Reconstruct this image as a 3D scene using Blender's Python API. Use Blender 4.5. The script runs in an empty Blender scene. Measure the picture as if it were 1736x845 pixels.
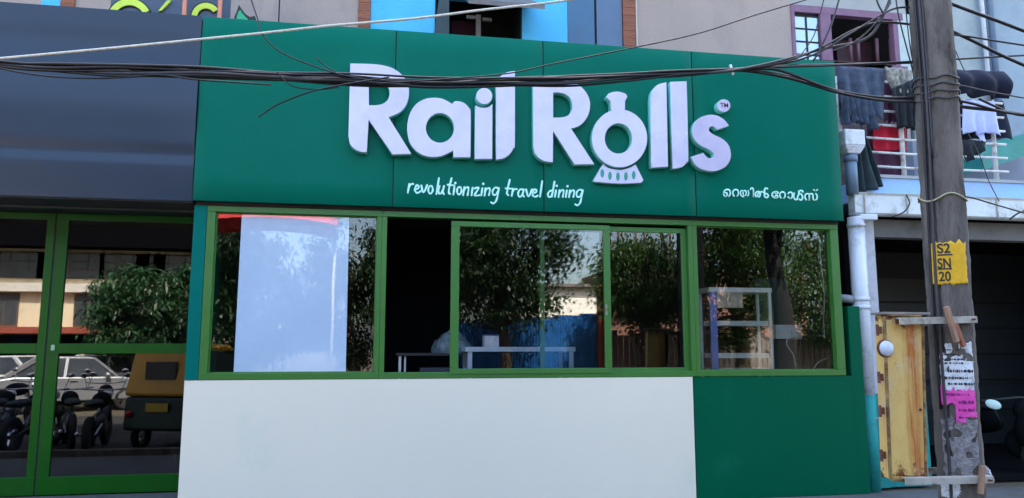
import bpy, bmesh, math, random
import numpy as np
from mathutils import Vector, Matrix, noise
R = math.radians
rng = random.Random(7)
sc = bpy.context.scene
C = sc.collection

# ------------------------------------------------------------------ camera, sky, sun, exposure
FPX, YAW, PITCH, CAMY, CAMZ = 1250.0, 9.756, 7.579, -8.0, 1.7
cam_d = bpy.data.cameras.new("camera")
cam = bpy.data.objects.new("camera", cam_d)
C.objects.link(cam)
sc.camera = cam
cam_d.sensor_width = 36.0
cam_d.lens = FPX / 1736.0 * 36.0
cam_d.clip_start = 0.05
cam_d.clip_end = 900
cam.location = (0, CAMY, CAMZ)
cam.rotation_euler = (R(90 + PITCH), 0, R(-YAW))

SUN_EL, SUN_AZ = 52.0, 12.0            # azimuth measured from +Y towards +X
w = bpy.data.worlds.new("World")
sc.world = w
w.use_nodes = True
nt = w.node_tree
bg = nt.nodes["Background"]
sky = nt.nodes.new("ShaderNodeTexSky")
sky.sky_type = 'NISHITA'
sky.sun_disc = False
sky.sun_elevation = R(SUN_EL)
sky.sun_rotation = R(SUN_AZ)
sky.air_density = 1.0
sky.dust_density = 4.0
sky.ozone_density = 0.8
nt.links.new(sky.outputs[0], bg.inputs[0])
bg.inputs[1].default_value = 0.15
sun_d = bpy.data.lights.new("sun", 'SUN')
sun_d.energy = 5.0
sun_d.angle = R(0.5)
sun_d.color = (1.0, 0.94, 0.84)
sun = bpy.data.objects.new("sun", sun_d)
C.objects.link(sun)
sdir = Vector((math.sin(R(SUN_AZ)) * math.cos(R(SUN_EL)), math.cos(R(SUN_AZ)) * math.cos(R(SUN_EL)), math.sin(R(SUN_EL))))
sun.rotation_euler = sdir.to_track_quat('Z', 'Y').to_euler()
sun.location = (0, 20, 30)
sc.view_settings.view_transform = 'Standard'
sc.view_settings.look = 'None'
sc.view_settings.exposure = 2.85
sc.view_settings.gamma = 1.0
sc.render.engine = 'CYCLES'
sc.cycles.use_denoising = True
sc.cycles.max_bounces = 8
sc.cycles.transparent_max_bounces = 16

# ------------------------------------------------------------------ geometry from the photograph: ray through a pixel, cut with the plane y = Y
_y, _p = R(YAW), R(PITCH)
_F = (math.sin(_y) * math.cos(_p), math.cos(_y) * math.cos(_p), math.sin(_p))
_Rt = (math.cos(_y), -math.sin(_y), 0)
_U = (-math.sin(_y) * math.sin(_p), -math.cos(_y) * math.sin(_p), math.cos(_p))


def at(px, py, Y=0.0):
    a = (px - 868) / FPX
    b = -(py - 422.5) / FPX
    d = [_F[i] + a * _Rt[i] + b * _U[i] for i in range(3)]
    t = (Y - CAMY) / d[1]
    return Vector((d[0] * t, Y, CAMZ + d[2] * t))


def seen_in(px, py, dist, Yg):
    """world point that a glass pane at y=Yg mirrors into that direction; dist = depth behind the pane"""
    v = at(px, py, Yg + dist)
    return Vector((v.x, Yg - dist, v.z))


# ------------------------------------------------------------------ materials
def lin(c):
    return tuple((x / 255 / 12.92) if x / 255 <= 0.04045 else ((x / 255 + 0.055) / 1.055) ** 2.4 for x in c)


MATS = {}


def mat(name, col, rough=0.5, var=0.12, scale=4.0, bump=0.0, bscale=30.0, metal=0.0, spec=0.5, coat=0.0,
        dirt=None, dirt_amt=0.0, dirt_scale=1.5, stretch=(1, 1, 1), rvar=0.0, sheen=0.0, trans=0.0):
    if name in MATS:
        return MATS[name]
    m = bpy.data.materials.new(name)
    m.use_nodes = True
    t = m.node_tree
    b = t.nodes["Principled BSDF"]
    col = tuple(col)
    tc = t.nodes.new("ShaderNodeTexCoord")
    mp = t.nodes.new("ShaderNodeMapping")
    mp.inputs['Scale'].default_value = stretch
    t.links.new(tc.outputs['Object'], mp.inputs[0])
    n = t.nodes.new("ShaderNodeTexNoise")
    n.inputs['Scale'].default_value = scale
    n.inputs['Detail'].default_value = 6
    n.inputs['Roughness'].default_value = 0.6
    t.links.new(mp.outputs[0], n.inputs['Vector'])
    cr = t.nodes.new("ShaderNodeValToRGB")
    cr.color_ramp.elements[0].position = 0.3
    cr.color_ramp.elements[1].position = 0.7
    cr.color_ramp.elements[0].color = tuple(c * (1 - var) for c in col) + (1,)
    cr.color_ramp.elements[1].color = tuple(min(1, c * (1 + var)) for c in col) + (1,)
    t.links.new(n.outputs[0], cr.inputs[0])
    out = cr.outputs[0]
    if dirt is not None:
        n2 = t.nodes.new("ShaderNodeTexNoise")
        n2.inputs['Scale'].default_value = dirt_scale
        n2.inputs['Detail'].default_value = 9
        n2.inputs['Roughness'].default_value = 0.7
        t.links.new(mp.outputs[0], n2.inputs['Vector'])
        r2 = t.nodes.new("ShaderNodeValToRGB")
        r2.color_ramp.elements[0].position = 0.62 - 0.35 * dirt_amt
        r2.color_ramp.elements[1].position = 0.78 - 0.2 * dirt_amt
        t.links.new(n2.outputs[0], r2.inputs[0])
        mx = t.nodes.new("ShaderNodeMix")
        mx.data_type = 'RGBA'
        t.links.new(r2.outputs[0], mx.inputs[0])
        t.links.new(out, mx.inputs[6])
        mx.inputs[7].default_value = tuple(dirt) + (1,)
        out = mx.outputs[2]
    t.links.new(out, b.inputs['Base Color'])
    b.inputs['Roughness'].default_value = rough
    if rvar:
        mr = t.nodes.new("ShaderNodeMapRange")
        mr.inputs['To Min'].default_value = max(0.02, rough - rvar)
        mr.inputs['To Max'].default_value = rough + rvar
        t.links.new(n.outputs[0], mr.inputs['Value'])
        t.links.new(mr.outputs[0], b.inputs['Roughness'])
    b.inputs['Metallic'].default_value = metal
    b.inputs['Specular IOR Level'].default_value = spec
    b.inputs['Coat Weight'].default_value = coat
    b.inputs['Coat Roughness'].default_value = 0.08
    if sheen:
        b.inputs['Sheen Weight'].default_value = sheen
    if bump:
        nb = t.nodes.new("ShaderNodeTexNoise")
        nb.inputs['Scale'].default_value = bscale
        nb.inputs['Detail'].default_value = 5
        t.links.new(mp.outputs[0], nb.inputs['Vector'])
        bp = t.nodes.new("ShaderNodeBump")
        bp.inputs['Strength'].default_value = bump
        bp.inputs['Distance'].default_value = 0.02
        t.links.new(nb.outputs[0], bp.inputs['Height'])
        t.links.new(bp.outputs[0], b.inputs['Normal'])
    if trans:
        tr = t.nodes.new("ShaderNodeBsdfTranslucent")
        t.links.new(out, tr.inputs[0])
        ms = t.nodes.new("ShaderNodeMixShader")
        ms.inputs[0].default_value = trans
        t.links.new(b.outputs[0], ms.inputs[1])
        t.links.new(tr.outputs[0], ms.inputs[2])
        t.links.new(ms.outputs[0], t.nodes["Material Output"].inputs[0])
    MATS[name] = m
    return m


def glass_mat(name, tint, ior=1.9, gloss=(1, 1, 1), wav=0.0):
    m = bpy.data.materials.new(name)
    m.use_nodes = True
    t = m.node_tree
    t.nodes.remove(t.nodes["Principled BSDF"])
    tr = t.nodes.new("ShaderNodeBsdfTransparent")
    tr.inputs[0].default_value = tuple(tint) + (1,)
    gl = t.nodes.new("ShaderNodeBsdfGlossy")
    gl.inputs['Color'].default_value = tuple(gloss) + (1,)
    gl.inputs['Roughness'].default_value = 0.0
    fr = t.nodes.new("ShaderNodeFresnel")
    fr.inputs['IOR'].default_value = ior
    if wav:
        tc = t.nodes.new("ShaderNodeTexCoord")
        nb = t.nodes.new("ShaderNodeTexNoise")
        nb.inputs['Scale'].default_value = 1.6
        nb.inputs['Detail'].default_value = 1
        t.links.new(tc.outputs['Object'], nb.inputs['Vector'])
        bp = t.nodes.new("ShaderNodeBump")
        bp.inputs['Strength'].default_value = wav
        bp.inputs['Distance'].default_value = 0.01
        t.links.new(nb.outputs[0], bp.inputs['Height'])
        t.links.new(bp.outputs[0], gl.inputs['Normal'])
    ms = t.nodes.new("ShaderNodeMixShader")
    t.links.new(fr.outputs[0], ms.inputs[0])
    t.links.new(tr.outputs[0], ms.inputs[1])
    t.links.new(gl.outputs[0], ms.inputs[2])
    t.links.new(ms.outputs[0], t.nodes["Material Output"].inputs[0])
    MATS[name] = m
    return m


def streak_mat(name, base, streak, rough=0.55, cx=0.055):
    """painted steel, blotched, with one wide rust run down the vertical through x = cx and fine runs beside it"""
    m = bpy.data.materials.new(name)
    m.use_nodes = True
    t = m.node_tree
    L = t.links.new
    b = t.nodes["Principled BSDF"]
    tc = t.nodes.new("ShaderNodeTexCoord")

    def noise_(sc_, stretch, det=8, ro=0.65):
        mp = t.nodes.new("ShaderNodeMapping")
        mp.inputs['Scale'].default_value = stretch
        L(tc.outputs['Object'], mp.inputs[0])
        n = t.nodes.new("ShaderNodeTexNoise")
        n.inputs['Scale'].default_value = sc_
        n.inputs['Detail'].default_value = det
        n.inputs['Roughness'].default_value = ro
        L(mp.outputs[0], n.inputs['Vector'])
        return n.outputs[0]

    def math_(op, a, b_, clamp=False):
        n = t.nodes.new("ShaderNodeMath")
        n.operation = op
        n.use_clamp = clamp
        for i_, v in enumerate((a, b_)):
            if isinstance(v, (int, float)):
                n.inputs[i_].default_value = v
            else:
                L(v, n.inputs[i_])
        return n.outputs[0]

    def mixc(f, a, b_):
        n = t.nodes.new("ShaderNodeMix")
        n.data_type = 'RGBA'
        L(f, n.inputs[0])
        for i_, v in ((6, a), (7, b_)):
            if isinstance(v, tuple):
                n.inputs[i_].default_value = v + (1,)
            else:
                L(v, n.inputs[i_])
        return n.outputs[2]

    def ramp(v, p0, p1):
        n = t.nodes.new("ShaderNodeMapRange")
        n.inputs['From Min'].default_value = p0
        n.inputs['From Max'].default_value = p1
        L(v, n.inputs['Value'])
        return n.outputs[0]
    sx = t.nodes.new("ShaderNodeSeparateXYZ")
    L(tc.outputs['Object'], sx.inputs[0])
    wob = noise_(3.0, (1, 1, 1), 4)
    dx = math_('ABSOLUTE', math_('SUBTRACT', math_('SUBTRACT', sx.outputs[0], cx), math_('MULTIPLY', math_('SUBTRACT', wob, 0.5), 0.10)), 0)
    band = ramp(dx, 0.085, 0.022)
    runs = noise_(1.0, (38, 38, 1.6))
    f = math_('MULTIPLY', band, ramp(runs, 0.30, 0.55), True)
    blot = noise_(4.0, (1, 1, 0.7), 9)
    c0 = mixc(ramp(blot, 0.40, 0.68), tuple(base), tuple(x * 0.62 + y * 0.38 for x, y in zip(base, streak)))
    c1 = mixc(math_('MULTIPLY', ramp(runs, 0.58, 0.75), 0.12), c0, tuple(streak))
    c2 = mixc(f, c1, tuple(streak))
    pale = noise_(2.6, (1.6, 1, 1), 10, 0.7)
    c2 = mixc(math_('MULTIPLY', ramp(pale, 0.52, 0.66), 0.4), c2, (0.60, 0.56, 0.40))
    rustn = noise_(13, (1, 1, 0.8), 9, 0.75)
    zlow = ramp(sx.outputs[2], 0.22, 0.0)
    zhigh = ramp(sx.outputs[2], 1.12, 1.36)
    grow = math_('MULTIPLY', math_('ADD', zlow, zhigh), 0.16)
    c3 = mixc(ramp(math_('ADD', rustn, grow), 0.62, 0.68), c2, tuple(x * 0.35 for x in streak))
    L(c3, b.inputs['Base Color'])
    b.inputs['Roughness'].default_value = rough
    MATS[name] = m
    return m


GREEN = mat('green_composite_panel', (0.0, 0.128, 0.084), 0.36, 0.05, 0.8, spec=0.06, bump=0.05, bscale=0.9, rvar=0.06)
GREEN2 = mat('green_lower_panel', (0.0, 0.100, 0.048), 0.42, spec=0.06, var=0.06, scale=0.8, bump=0.05, bscale=0.9, dirt=(0.005, 0.13, 0.07), dirt_amt=0.15)
TEAL = mat('teal_pier_panel', (0.0, 0.14, 0.115), 0.4, 0.06, 1.0, spec=0.06, bump=0.05, bscale=1.1)
NAVY = mat('dark_blue_grey_panel', (0.011, 0.027, 0.052), 0.32, 0.10, 0.7, bump=0.12, bscale=0.8, rvar=0.08, spec=0.4)
WHITEP = mat('white_panel', (0.84, 0.76, 0.61), 0.45, 0.02, 0.6, bump=0.03, bscale=0.8, dirt=(0.72, 0.73, 0.58), dirt_amt=0.12, dirt_scale=0.9)
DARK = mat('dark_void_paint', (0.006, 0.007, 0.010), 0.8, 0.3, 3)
SEAL = mat('black_joint_sealant', (0.008, 0.012, 0.012), 0.6, 0.2, 9)
SOFFIT = mat('dark_soffit_board', (0.012, 0.015, 0.02), 0.6, 0.4, 3)
FRAME = mat('green_window_frame', (0.040, 0.165, 0.024), 0.38, 0.10, 2.0, bump=0.03, bscale=20, dirt=(0.06, 0.14, 0.03), dirt_amt=0.2, dirt_scale=3)
DFRAME = mat('green_door_frame', (0.001, 0.082, 0.003), 0.35, 0.12, 2.0, dirt=(0.006, 0.065, 0.006), dirt_amt=0.2, dirt_scale=2, spec=0.25)
GASKET = mat('black_rubber_gasket', (0.012, 0.014, 0.012), 0.6)
LETTER = mat('white_acrylic_letter_face', (0.57, 0.53, 0.70), 0.16, 0.06, 4.0, bump=0.10, bscale=2.5, rvar=0.08, dirt=(0.48, 0.45, 0.61), dirt_amt=0.3, dirt_scale=2.2, coat=0.5)
RETURN = mat('pale_cyan_letter_return', (0.24, 0.66, 0.60), 0.35, 0.08, 6)
MINT = mat('mint_white_lettering', (0.50, 0.92, 0.82), 0.4, 0.04, 8)
SLOT = mat('green_slot_inlay', (0.02, 0.30, 0.20), 0.4)
BLACKINK = mat('black_ink', (0.01, 0.01, 0.012), 0.6)
CONC = mat('weathered_concrete', (0.185, 0.160, 0.142), 0.95, 0.55, 9, bump=1.0, bscale=26, dirt=(0.036, 0.030, 0.027), dirt_amt=0.6, dirt_scale=4.5, stretch=(1.8, 1.8, 0.40))
CABLE = mat('black_cable', (0.006, 0.006, 0.008), 0.45, 0.4, 3)
CABLEG = mat('grey_cable', (0.04, 0.036, 0.042), 0.5, 0.3, 3)
ROPE = mat('pale_rope', (0.62, 0.60, 0.52), 0.8, 0.2, 40, bump=0.5, bscale=120)
BEIGE = mat('beige_plaster', (0.37, 0.30, 0.26), 0.9, 0.07, 1.3, bump=0.25, bscale=40, dirt=(0.28, 0.23, 0.21), dirt_amt=0.25, stretch=(1, 1, 0.5))
SKYB = mat('sky_blue_plaster', (0.08, 0.46, 0.76), 0.85, 0.07, 2.5, bump=0.2, bscale=30, dirt=(0.07, 0.42, 0.74), dirt_amt=0.3, dirt_scale=5)
PALEW = mat('pale_grey_green_wall', (0.32, 0.37, 0.37), 0.9, 0.08, 1.6, bump=0.25, bscale=30, dirt=(0.25, 0.29, 0.31), dirt_amt=0.35)
WALLW = mat('white_lime_wall', (0.56, 0.57, 0.62), 0.85, 0.10, 3, bump=0.3, bscale=30, dirt=(0.30, 0.31, 0.33), dirt_amt=0.4, dirt_scale=3)
TURQ = mat('turquoise_painted_wall', (0.006, 0.27, 0.25), 0.75, 0.10, 3, bump=0.3, bscale=30, dirt=(0.006, 0.15, 0.15), dirt_amt=0.35, dirt_scale=3)
SLABB = mat('light_blue_slab_paint', (0.30, 0.52, 0.88), 0.7, 0.07, 3, bump=0.2, bscale=20, dirt=(0.32, 0.42, 0.58), dirt_amt=0.3)
PVC = mat('white_pvc', (0.66, 0.70, 0.78), 0.4, 0.06, 3, dirt=(0.34, 0.35, 0.33), dirt_amt=0.3, dirt_scale=5)
GUTTER = mat('white_gutter', (0.68, 0.74, 0.76), 0.5, 0.05, 3, dirt=(0.30, 0.32, 0.30), dirt_amt=0.3, dirt_scale=4)
BLUEPIPE = mat('blue_grey_pipe', (0.14, 0.21, 0.30), 0.5, 0.12, 5)
RAILM = mat('white_railing_paint', (0.68, 0.70, 0.68), 0.5, 0.1, 8, dirt=(0.22, 0.12, 0.07), dirt_amt=0.35, dirt_scale=9)
MAROON = mat('dark_maroon_wood', (0.045, 0.006, 0.014), 0.55, 0.3, 5)
MAUVE = mat('mauve_painted_wood', (0.19, 0.095, 0.155), 0.6, 0.18, 5, bump=0.2, bscale=25)
BROWN = mat('brown_wood_plank', (0.24, 0.075, 0.030), 0.6, 0.3, 6, bump=0.4, bscale=30, stretch=(0.4, 1, 4))
GLASSBLUE = mat('dark_blue_back_painted_glass', (0.035, 0.11, 0.20), 0.16, 0.15, 1.5)
GLASSBLUE2 = mat('grey_blue_back_painted_glass', (0.07, 0.12, 0.20), 0.2, 0.15, 1.5)
PANEG = mat('white_frosted_pane', (0.52, 0.70, 0.84), 0.12, 0.1, 3)
CHAJJA = mat('grey_sunshade_sheet', (0.15, 0.14, 0.14), 0.8, 0.2, 6, bump=0.3)
STEEL = mat('brushed_steel', (0.55, 0.55, 0.57), 0.25, 0.05, 10, metal=1.0)
ALU = mat('satin_aluminium', (0.85, 0.84, 0.80), 0.4, 0.08, 20, metal=0.0)
GALV = mat('galvanised_angle', (0.40, 0.38, 0.33), 0.6, 0.2, 8, dirt=(0.14, 0.07, 0.04), dirt_amt=0.35, dirt_scale=7)
RUSTY = mat('rusted_iron', (0.16, 0.055, 0.03), 0.85, 0.4, 14, bump=0.5, bscale=40)
WOOD = mat('split_wood', (0.34, 0.20, 0.13), 0.8, 0.3, 8, bump=0.5, bscale=40, stretch=(3, 3, 0.6))
YBOX = streak_mat('cream_yellow_painted_steel', (0.68, 0.46, 0.14), (0.42, 0.11, 0.01))
YPOST = mat('yellow_enamel_paint', (0.72, 0.40, 0.006), 0.6, 0.08, 8, bump=0.3, bscale=30, dirt=(0.25, 0.15, 0.04), dirt_amt=0.15, dirt_scale=10)
PAPER = mat('white_notice_paper', (0.72, 0.75, 0.80), 0.85, 0.15, 12, bump=0.5, bscale=25, dirt=(0.22, 0.22, 0.23), dirt_amt=0.4, dirt_scale=9)
PINK = mat('pink_notice_paper', (0.78, 0.07, 0.42), 0.8, 0.12, 10, bump=0.5, bscale=25, dirt=(0.55, 0.22, 0.38), dirt_amt=0.25, dirt_scale=10)
VINYL = mat('pale_blue_vinyl_sheet', (0.43, 0.56, 0.72), 0.4, var=0.05, scale=1.4, coat=0.8, dirt=(0.46, 0.60, 0.76), dirt_amt=0.3, dirt_scale=2)
GLASS = glass_mat('shop_window_glass', (0.92, 0.94, 0.94), 1.55, wav=0.015)
GLASSD = glass_mat('tinted_door_glass', (0.30, 0.32, 0.34), 1.8, wav=0.03)
GLASSC = glass_mat('clear_cabinet_glass', (0.93, 0.96, 0.96), 1.5)
ASPH = mat('asphalt', (0.030, 0.029, 0.028), 0.9, 0.2, 3, bump=0.6, bscale=90, dirt=(0.045, 0.042, 0.038), dirt_amt=0.4)
EARTH = mat('dusty_earth', (0.10, 0.075, 0.05), 0.95, 0.2, 1.5, bump=0.6, bscale=30, dirt=(0.06, 0.08, 0.03), dirt_amt=0.4)
CEMENT = mat('grey_cement_floor', (0.11, 0.11, 0.11), 0.85, 0.15, 3, bump=0.3, bscale=40, dirt=(0.05, 0.05, 0.05), dirt_amt=0.4)
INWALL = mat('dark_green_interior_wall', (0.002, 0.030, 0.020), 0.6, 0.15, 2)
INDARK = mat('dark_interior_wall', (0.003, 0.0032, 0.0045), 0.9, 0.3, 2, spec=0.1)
CREAM = mat('cream_plaster', (0.74, 0.64, 0.44), 0.9, 0.06, 1, bump=0.2, bscale=20, dirt=(0.42, 0.34, 0.22), dirt_amt=0.25)
OFFW = mat('off_white_plaster', (0.66, 0.62, 0.55), 0.9, 0.06, 1, dirt=(0.45, 0.42, 0.37), dirt_amt=0.25)
WINGREY = mat('grey_window_glass', (0.05, 0.06, 0.07), 0.15, 0.3, 2)
REDROOF = mat('red_brown_roof_edge', (0.28, 0.06, 0.035), 0.7, 0.2, 5)
REDB = mat('red_awning_cloth', (0.55, 0.03, 0.03), 0.7, 0.1, 4)
BLUEF = mat('blue_corrugated_sheet', (0.015, 0.10, 0.30), 0.45, 0.12, 2, dirt=(0.03, 0.12, 0.26), dirt_amt=0.35)
GREYB = mat('weathered_board', (0.16, 0.13, 0.11), 0.85, 0.3, 6, stretch=(2, 2, 0.4))
BARK = mat('tree_bark', (0.10, 0.065, 0.045), 0.95, 0.35, 5, bump=1.0, bscale=12, stretch=(2, 2, 0.4), dirt=(0.05, 0.06, 0.03), dirt_amt=0.4)
LEAFD = mat('dark_green_leaves', (0.014, 0.038, 0.010), 0.45, 0.4, 0.9, trans=0.3)
LEAFB = mat('blue_green_leaves', (0.030, 0.085, 0.030), 0.4, 0.4, 0.9, trans=0.25)
LEAFY = mat('mid_green_leaves', (0.042, 0.095, 0.016), 0.45, 0.45, 0.9, trans=0.35)
CARW = mat('white_car_paint', (0.60, 0.61, 0.63), 0.25, 0.02, 2, coat=1.0)
CARS = mat('silver_car_paint', (0.42, 0.43, 0.45), 0.3, 0.03, 2, metal=0.5, coat=1.0)
TYRE = mat('black_tyre_rubber', (0.015, 0.015, 0.016), 0.85, 0.2, 10)
AUTOY = mat('yellow_auto_paint', (0.90, 0.42, 0.003), 0.4, 0.08, 3, coat=0.4)
AUTOG = mat('dark_green_auto_paint', (0.008, 0.04, 0.025), 0.4, 0.1, 3)
LAMPG = mat('lamp_glass', (0.7, 0.7, 0.72), 0.08)
LAMPR = mat('red_tail_lamp', (0.45, 0.01, 0.01), 0.15)


# ------------------------------------------------------------------ builders
LOC = {}


def tag(o, label=None, cat=None, group=None, kind=None):
    if label:
        o['label'] = label
    if cat:
        o['category'] = cat
    if group:
        o['group'] = group
    if kind:
        o['kind'] = kind
    return o


def empty(name, loc, label, cat, group=None):
    o = bpy.data.objects.new(name, None)
    o.empty_display_size = 0.2
    o.location = loc
    C.objects.link(o)
    LOC[o.name] = Vector(loc)
    return tag(o, label, cat, group)


def link(name, me, parent=None, loc=None):
    """mesh data in world coordinates -> object; its origin sits on the parent's origin or at loc"""
    o = bpy.data.objects.new(name, me)
    C.objects.link(o)
    base = Vector((0, 0, 0))
    if parent is not None:
        base = LOC[parent.name]
        o.parent = parent
    elif loc is not None:
        base = Vector(loc)
        o.location = base
    LOC[o.name] = base.copy()
    if base.length > 0:
        me.transform(Matrix.Translation(-base))
    return o


class MB:
    def __init__(self):
        self.v = []
        self.f = []
        self.mi = []
        self.m = 0

    def face(self, idx):
        self.f.append(idx)
        self.mi.append(self.m)

    def box(self, x0, x1, y0, y1, z0, z1):
        n = len(self.v)
        self.v += [(x, y, z) for x in (x0, x1) for y in (y0, y1) for z in (z0, z1)]
        for q in ((0, 1, 3, 2), (4, 6, 7, 5), (0, 4, 5, 1), (2, 3, 7, 6), (0, 2, 6, 4), (1, 5, 7, 3)):
            self.face(tuple(n + i for i in q))
        return self

    def hexa(self, p):
        """8 points: bottom 4 then top 4, same order"""
        n = len(self.v)
        self.v += [tuple(q) for q in p]
        for q in ((3, 2, 1, 0), (4, 5, 6, 7), (0, 1, 5, 4), (1, 2, 6, 5), (2, 3, 7, 6), (3, 0, 4, 7)):
            self.face(tuple(n + i for i in q))
        return self

    def bar(self, a, b, w, h=None):
        a, b = Vector(a), Vector(b)
        h = h or w
        d = (b - a).normalized()
        s = d.cross(Vector((0, 0, 1)))
        if s.length < 0.05:
            s = Vector((1, 0, 0))
        s.normalize()
        u = s.cross(d).normalized()
        s, u = s * w / 2, u * h / 2
        return self.hexa([a - s - u, a + s - u, b + s - u, b - s - u, a - s + u, a + s + u, b + s + u, b - s + u])

    def tube(self, pts, r, n=8, cap=True):
        pts = [Vector(p) for p in pts]
        rs = r if isinstance(r, (list, tuple)) else [r] * len(pts)
        base = len(self.v)
        prev = None
        for i, p in enumerate(pts):
            d = (pts[min(i + 1, len(pts) - 1)] - pts[max(i - 1, 0)])
            if d.length < 1e-9:
                d = Vector((0, 0, 1))
            d.normalize()
            if prev is None:
                s = d.cross(Vector((0, 0, 1)))
                if s.length < 0.1:
                    s = d.cross(Vector((0, 1, 0)))
            else:
                s = prev - d * prev.dot(d)
            s.normalize()
            prev = s
            u = d.cross(s)
            for k in range(n):
                a = 2 * math.pi * k / n
                self.v.append(tuple(p + (s * math.cos(a) + u * math.sin(a)) * rs[i]))
        for i in range(len(pts) - 1):
            for k in range(n):
                a = base + i * n + k
                b = base + i * n + (k + 1) % n
                self.face((a, b, b + n, a + n))
        if cap:
            self.face(tuple(base + k for k in reversed(range(n))))
            self.face(tuple(base + (len(pts) - 1) * n + k for k in range(n)))
        return self

    def prism_xz(self, poly, y0, y1):
        n = len(self.v)
        k = len(poly)
        self.v += [(p[0], y0, p[1]) for p in poly] + [(p[0], y1, p[1]) for p in poly]
        self.face(tuple(n + i for i in range(k)))
        self.face(tuple(n + k + i for i in reversed(range(k))))
        for i in range(k):
            j = (i + 1) % k
            self.face((n + j, n + i, n + k + i, n + k + j))
        return self

    def grid(self, P):
        """P[i][j] -> point"""
        n = len(self.v)
        a, b = len(P), len(P[0])
        for row in P:
            self.v += [tuple(p) for p in row]
        for i in range(a - 1):
            for j in range(b - 1):
                q = n + i * b + j
                self.face((q, q + 1, q + b + 1, q + b))
        return self

    def ball(self, c, r, nu=12, nv=8, sq=(1, 1, 1)):
        n = len(self.v)
        for i in range(nv + 1):
            t = math.pi * i / nv
            for j in range(nu):
                a = 2 * math.pi * j / nu
                self.v.append((c[0] + r * sq[0] * math.sin(t) * math.cos(a), c[1] + r * sq[1] * math.sin(t) * math.sin(a), c[2] + r * sq[2] * math.cos(t)))
        for i in range(nv):
            for j in range(nu):
                a = n + i * nu + j
                b = n + i * nu + (j + 1) % nu
                self.face((a, a + nu, b + nu, b))
        return self

    def build(self, name, material, parent=None, bevel=0.0, smooth=False, loc=None, solid=0.0, extra=(), fix=True):
        me = bpy.data.meshes.new(name)
        me.from_pydata([tuple(p) for p in self.v], [], self.f)
        me.materials.append(material)
        for e in extra:
            me.materials.append(e)
        if extra:
            me.polygons.foreach_set('material_index', self.mi)
        if fix:
            bm = bmesh.new()
            bm.from_mesh(me)
            bmesh.ops.remove_doubles(bm, verts=bm.verts, dist=1e-6)
            bmesh.ops.recalc_face_normals(bm, faces=bm.faces)
            bm.to_mesh(me)
            bm.free()
        if smooth:
            me.polygons.foreach_set('use_smooth', [True] * len(me.polygons))
        me.update()
        o = link(name, me, parent, loc)
        if solid:
            m = o.modifiers.new('solid', 'SOLIDIFY')
            m.thickness = solid
            m.offset = 0
        if bevel:
            m = o.modifiers.new('bevel', 'BEVEL')
            m.width = bevel
            m.segments = 2
            m.limit_method = 'ANGLE'
            m.angle_limit = R(40)
        return o


def box(name, m, x0, x1, y0, y1, z0, z1, parent=None, bevel=0.0, loc=None):
    return MB().box(min(x0, x1), max(x0, x1), min(y0, y1), max(y0, y1), min(z0, z1), max(z0, z1)).build(name, m, parent, bevel, loc=loc)


def spline(pts, sub=6, closed=False):
    """Catmull-Rom through pts"""
    n = len(pts)
    out = []
    rngi = range(n) if closed else range(n - 1)
    for i in rngi:
        if closed:
            p0, p1, p2, p3 = pts[(i - 1) % n], pts[i], pts[(i + 1) % n], pts[(i + 2) % n]
        else:
            p0, p1, p2, p3 = pts[max(i - 1, 0)], pts[i], pts[i + 1], pts[min(i + 2, n - 1)]
        for k in range(sub):
            t = k / sub
            out.append(tuple(0.5 * ((2 * b) + (-a + c) * t + (2 * a - 5 * b + 4 * c - d) * t * t + (-a + 3 * b - 3 * c + d) * t ** 3)
                             for a, b, c, d in zip(p0, p1, p2, p3)))
    if not closed:
        out.append(tuple(pts[-1]))
    return out


def outline(pts, sub=5):
    """closed outline; points with a third item are corners"""
    cs = [i for i, p in enumerate(pts) if len(p) > 2]
    if not cs:
        return spline([p[:2] for p in pts], sub, True)
    out = []
    n = len(pts)
    for a, c in enumerate(cs):
        e = cs[(a + 1) % len(cs)]
        if e <= c:
            e += n
        seg = [pts[k % n][:2] for k in range(c, e + 1)]
        if len(seg) == 2:
            out.append(seg[0])
        else:
            out += spline(seg, sub)[:-1]
    return out


def filled(name, loops, y_front, y_back, m_face, m_side, parent, bevel=0.004, loc=None):
    """letter solid: loops of (x, z) world points, first is the outside"""
    cu = bpy.data.curves.new('tmp', 'CURVE')
    cu.dimensions = '2D'
    cu.fill_mode = 'BOTH'
    for lp in loops:
        s = cu.splines.new('POLY')
        s.points.add(len(lp) - 1)
        for i, (x, z) in enumerate(lp):
            s.points[i].co = (x, z, 0, 1)
        s.use_cyclic_u = True
    d = abs(y_back - y_front)
    cu.extrude = d / 2
    cu.bevel_depth = bevel
    cu.bevel_resolution = 1
    cu.offset = -bevel
    cu.extrude = max(d / 2 - bevel, 0.0005)
    return _curve_to(name, cu, Matrix(((1, 0, 0, 0), (0, 0, -1, (y_front + y_back) / 2), (0, 1, 0, 0), (0, 0, 0, 1))), m_face, m_side, parent, loc)


def _curve_to(name, cu, M, m_face, m_side, parent, loc=None):
    ob = bpy.data.objects.new('tmp', cu)
    C.objects.link(ob)
    dg = bpy.context.evaluated_depsgraph_get()
    me = bpy.data.meshes.new_from_object(ob.evaluated_get(dg))
    bpy.data.objects.remove(ob)
    bpy.data.curves.remove(cu)
    me.name = name
    me.transform(M)
    me.materials.clear()
    me.materials.append(m_face)
    if m_side:
        me.materials.append(m_side)
        ys = [v.co.y for v in me.vertices]
        y0 = min(ys)
        for p in me.polygons:
            c = sum((me.vertices[i].co.y for i in p.vertices)) / len(p.vertices)
            p.material_index = 0 if c < y0 + 0.0045 else 1
    return link(name, me, parent, loc)


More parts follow.
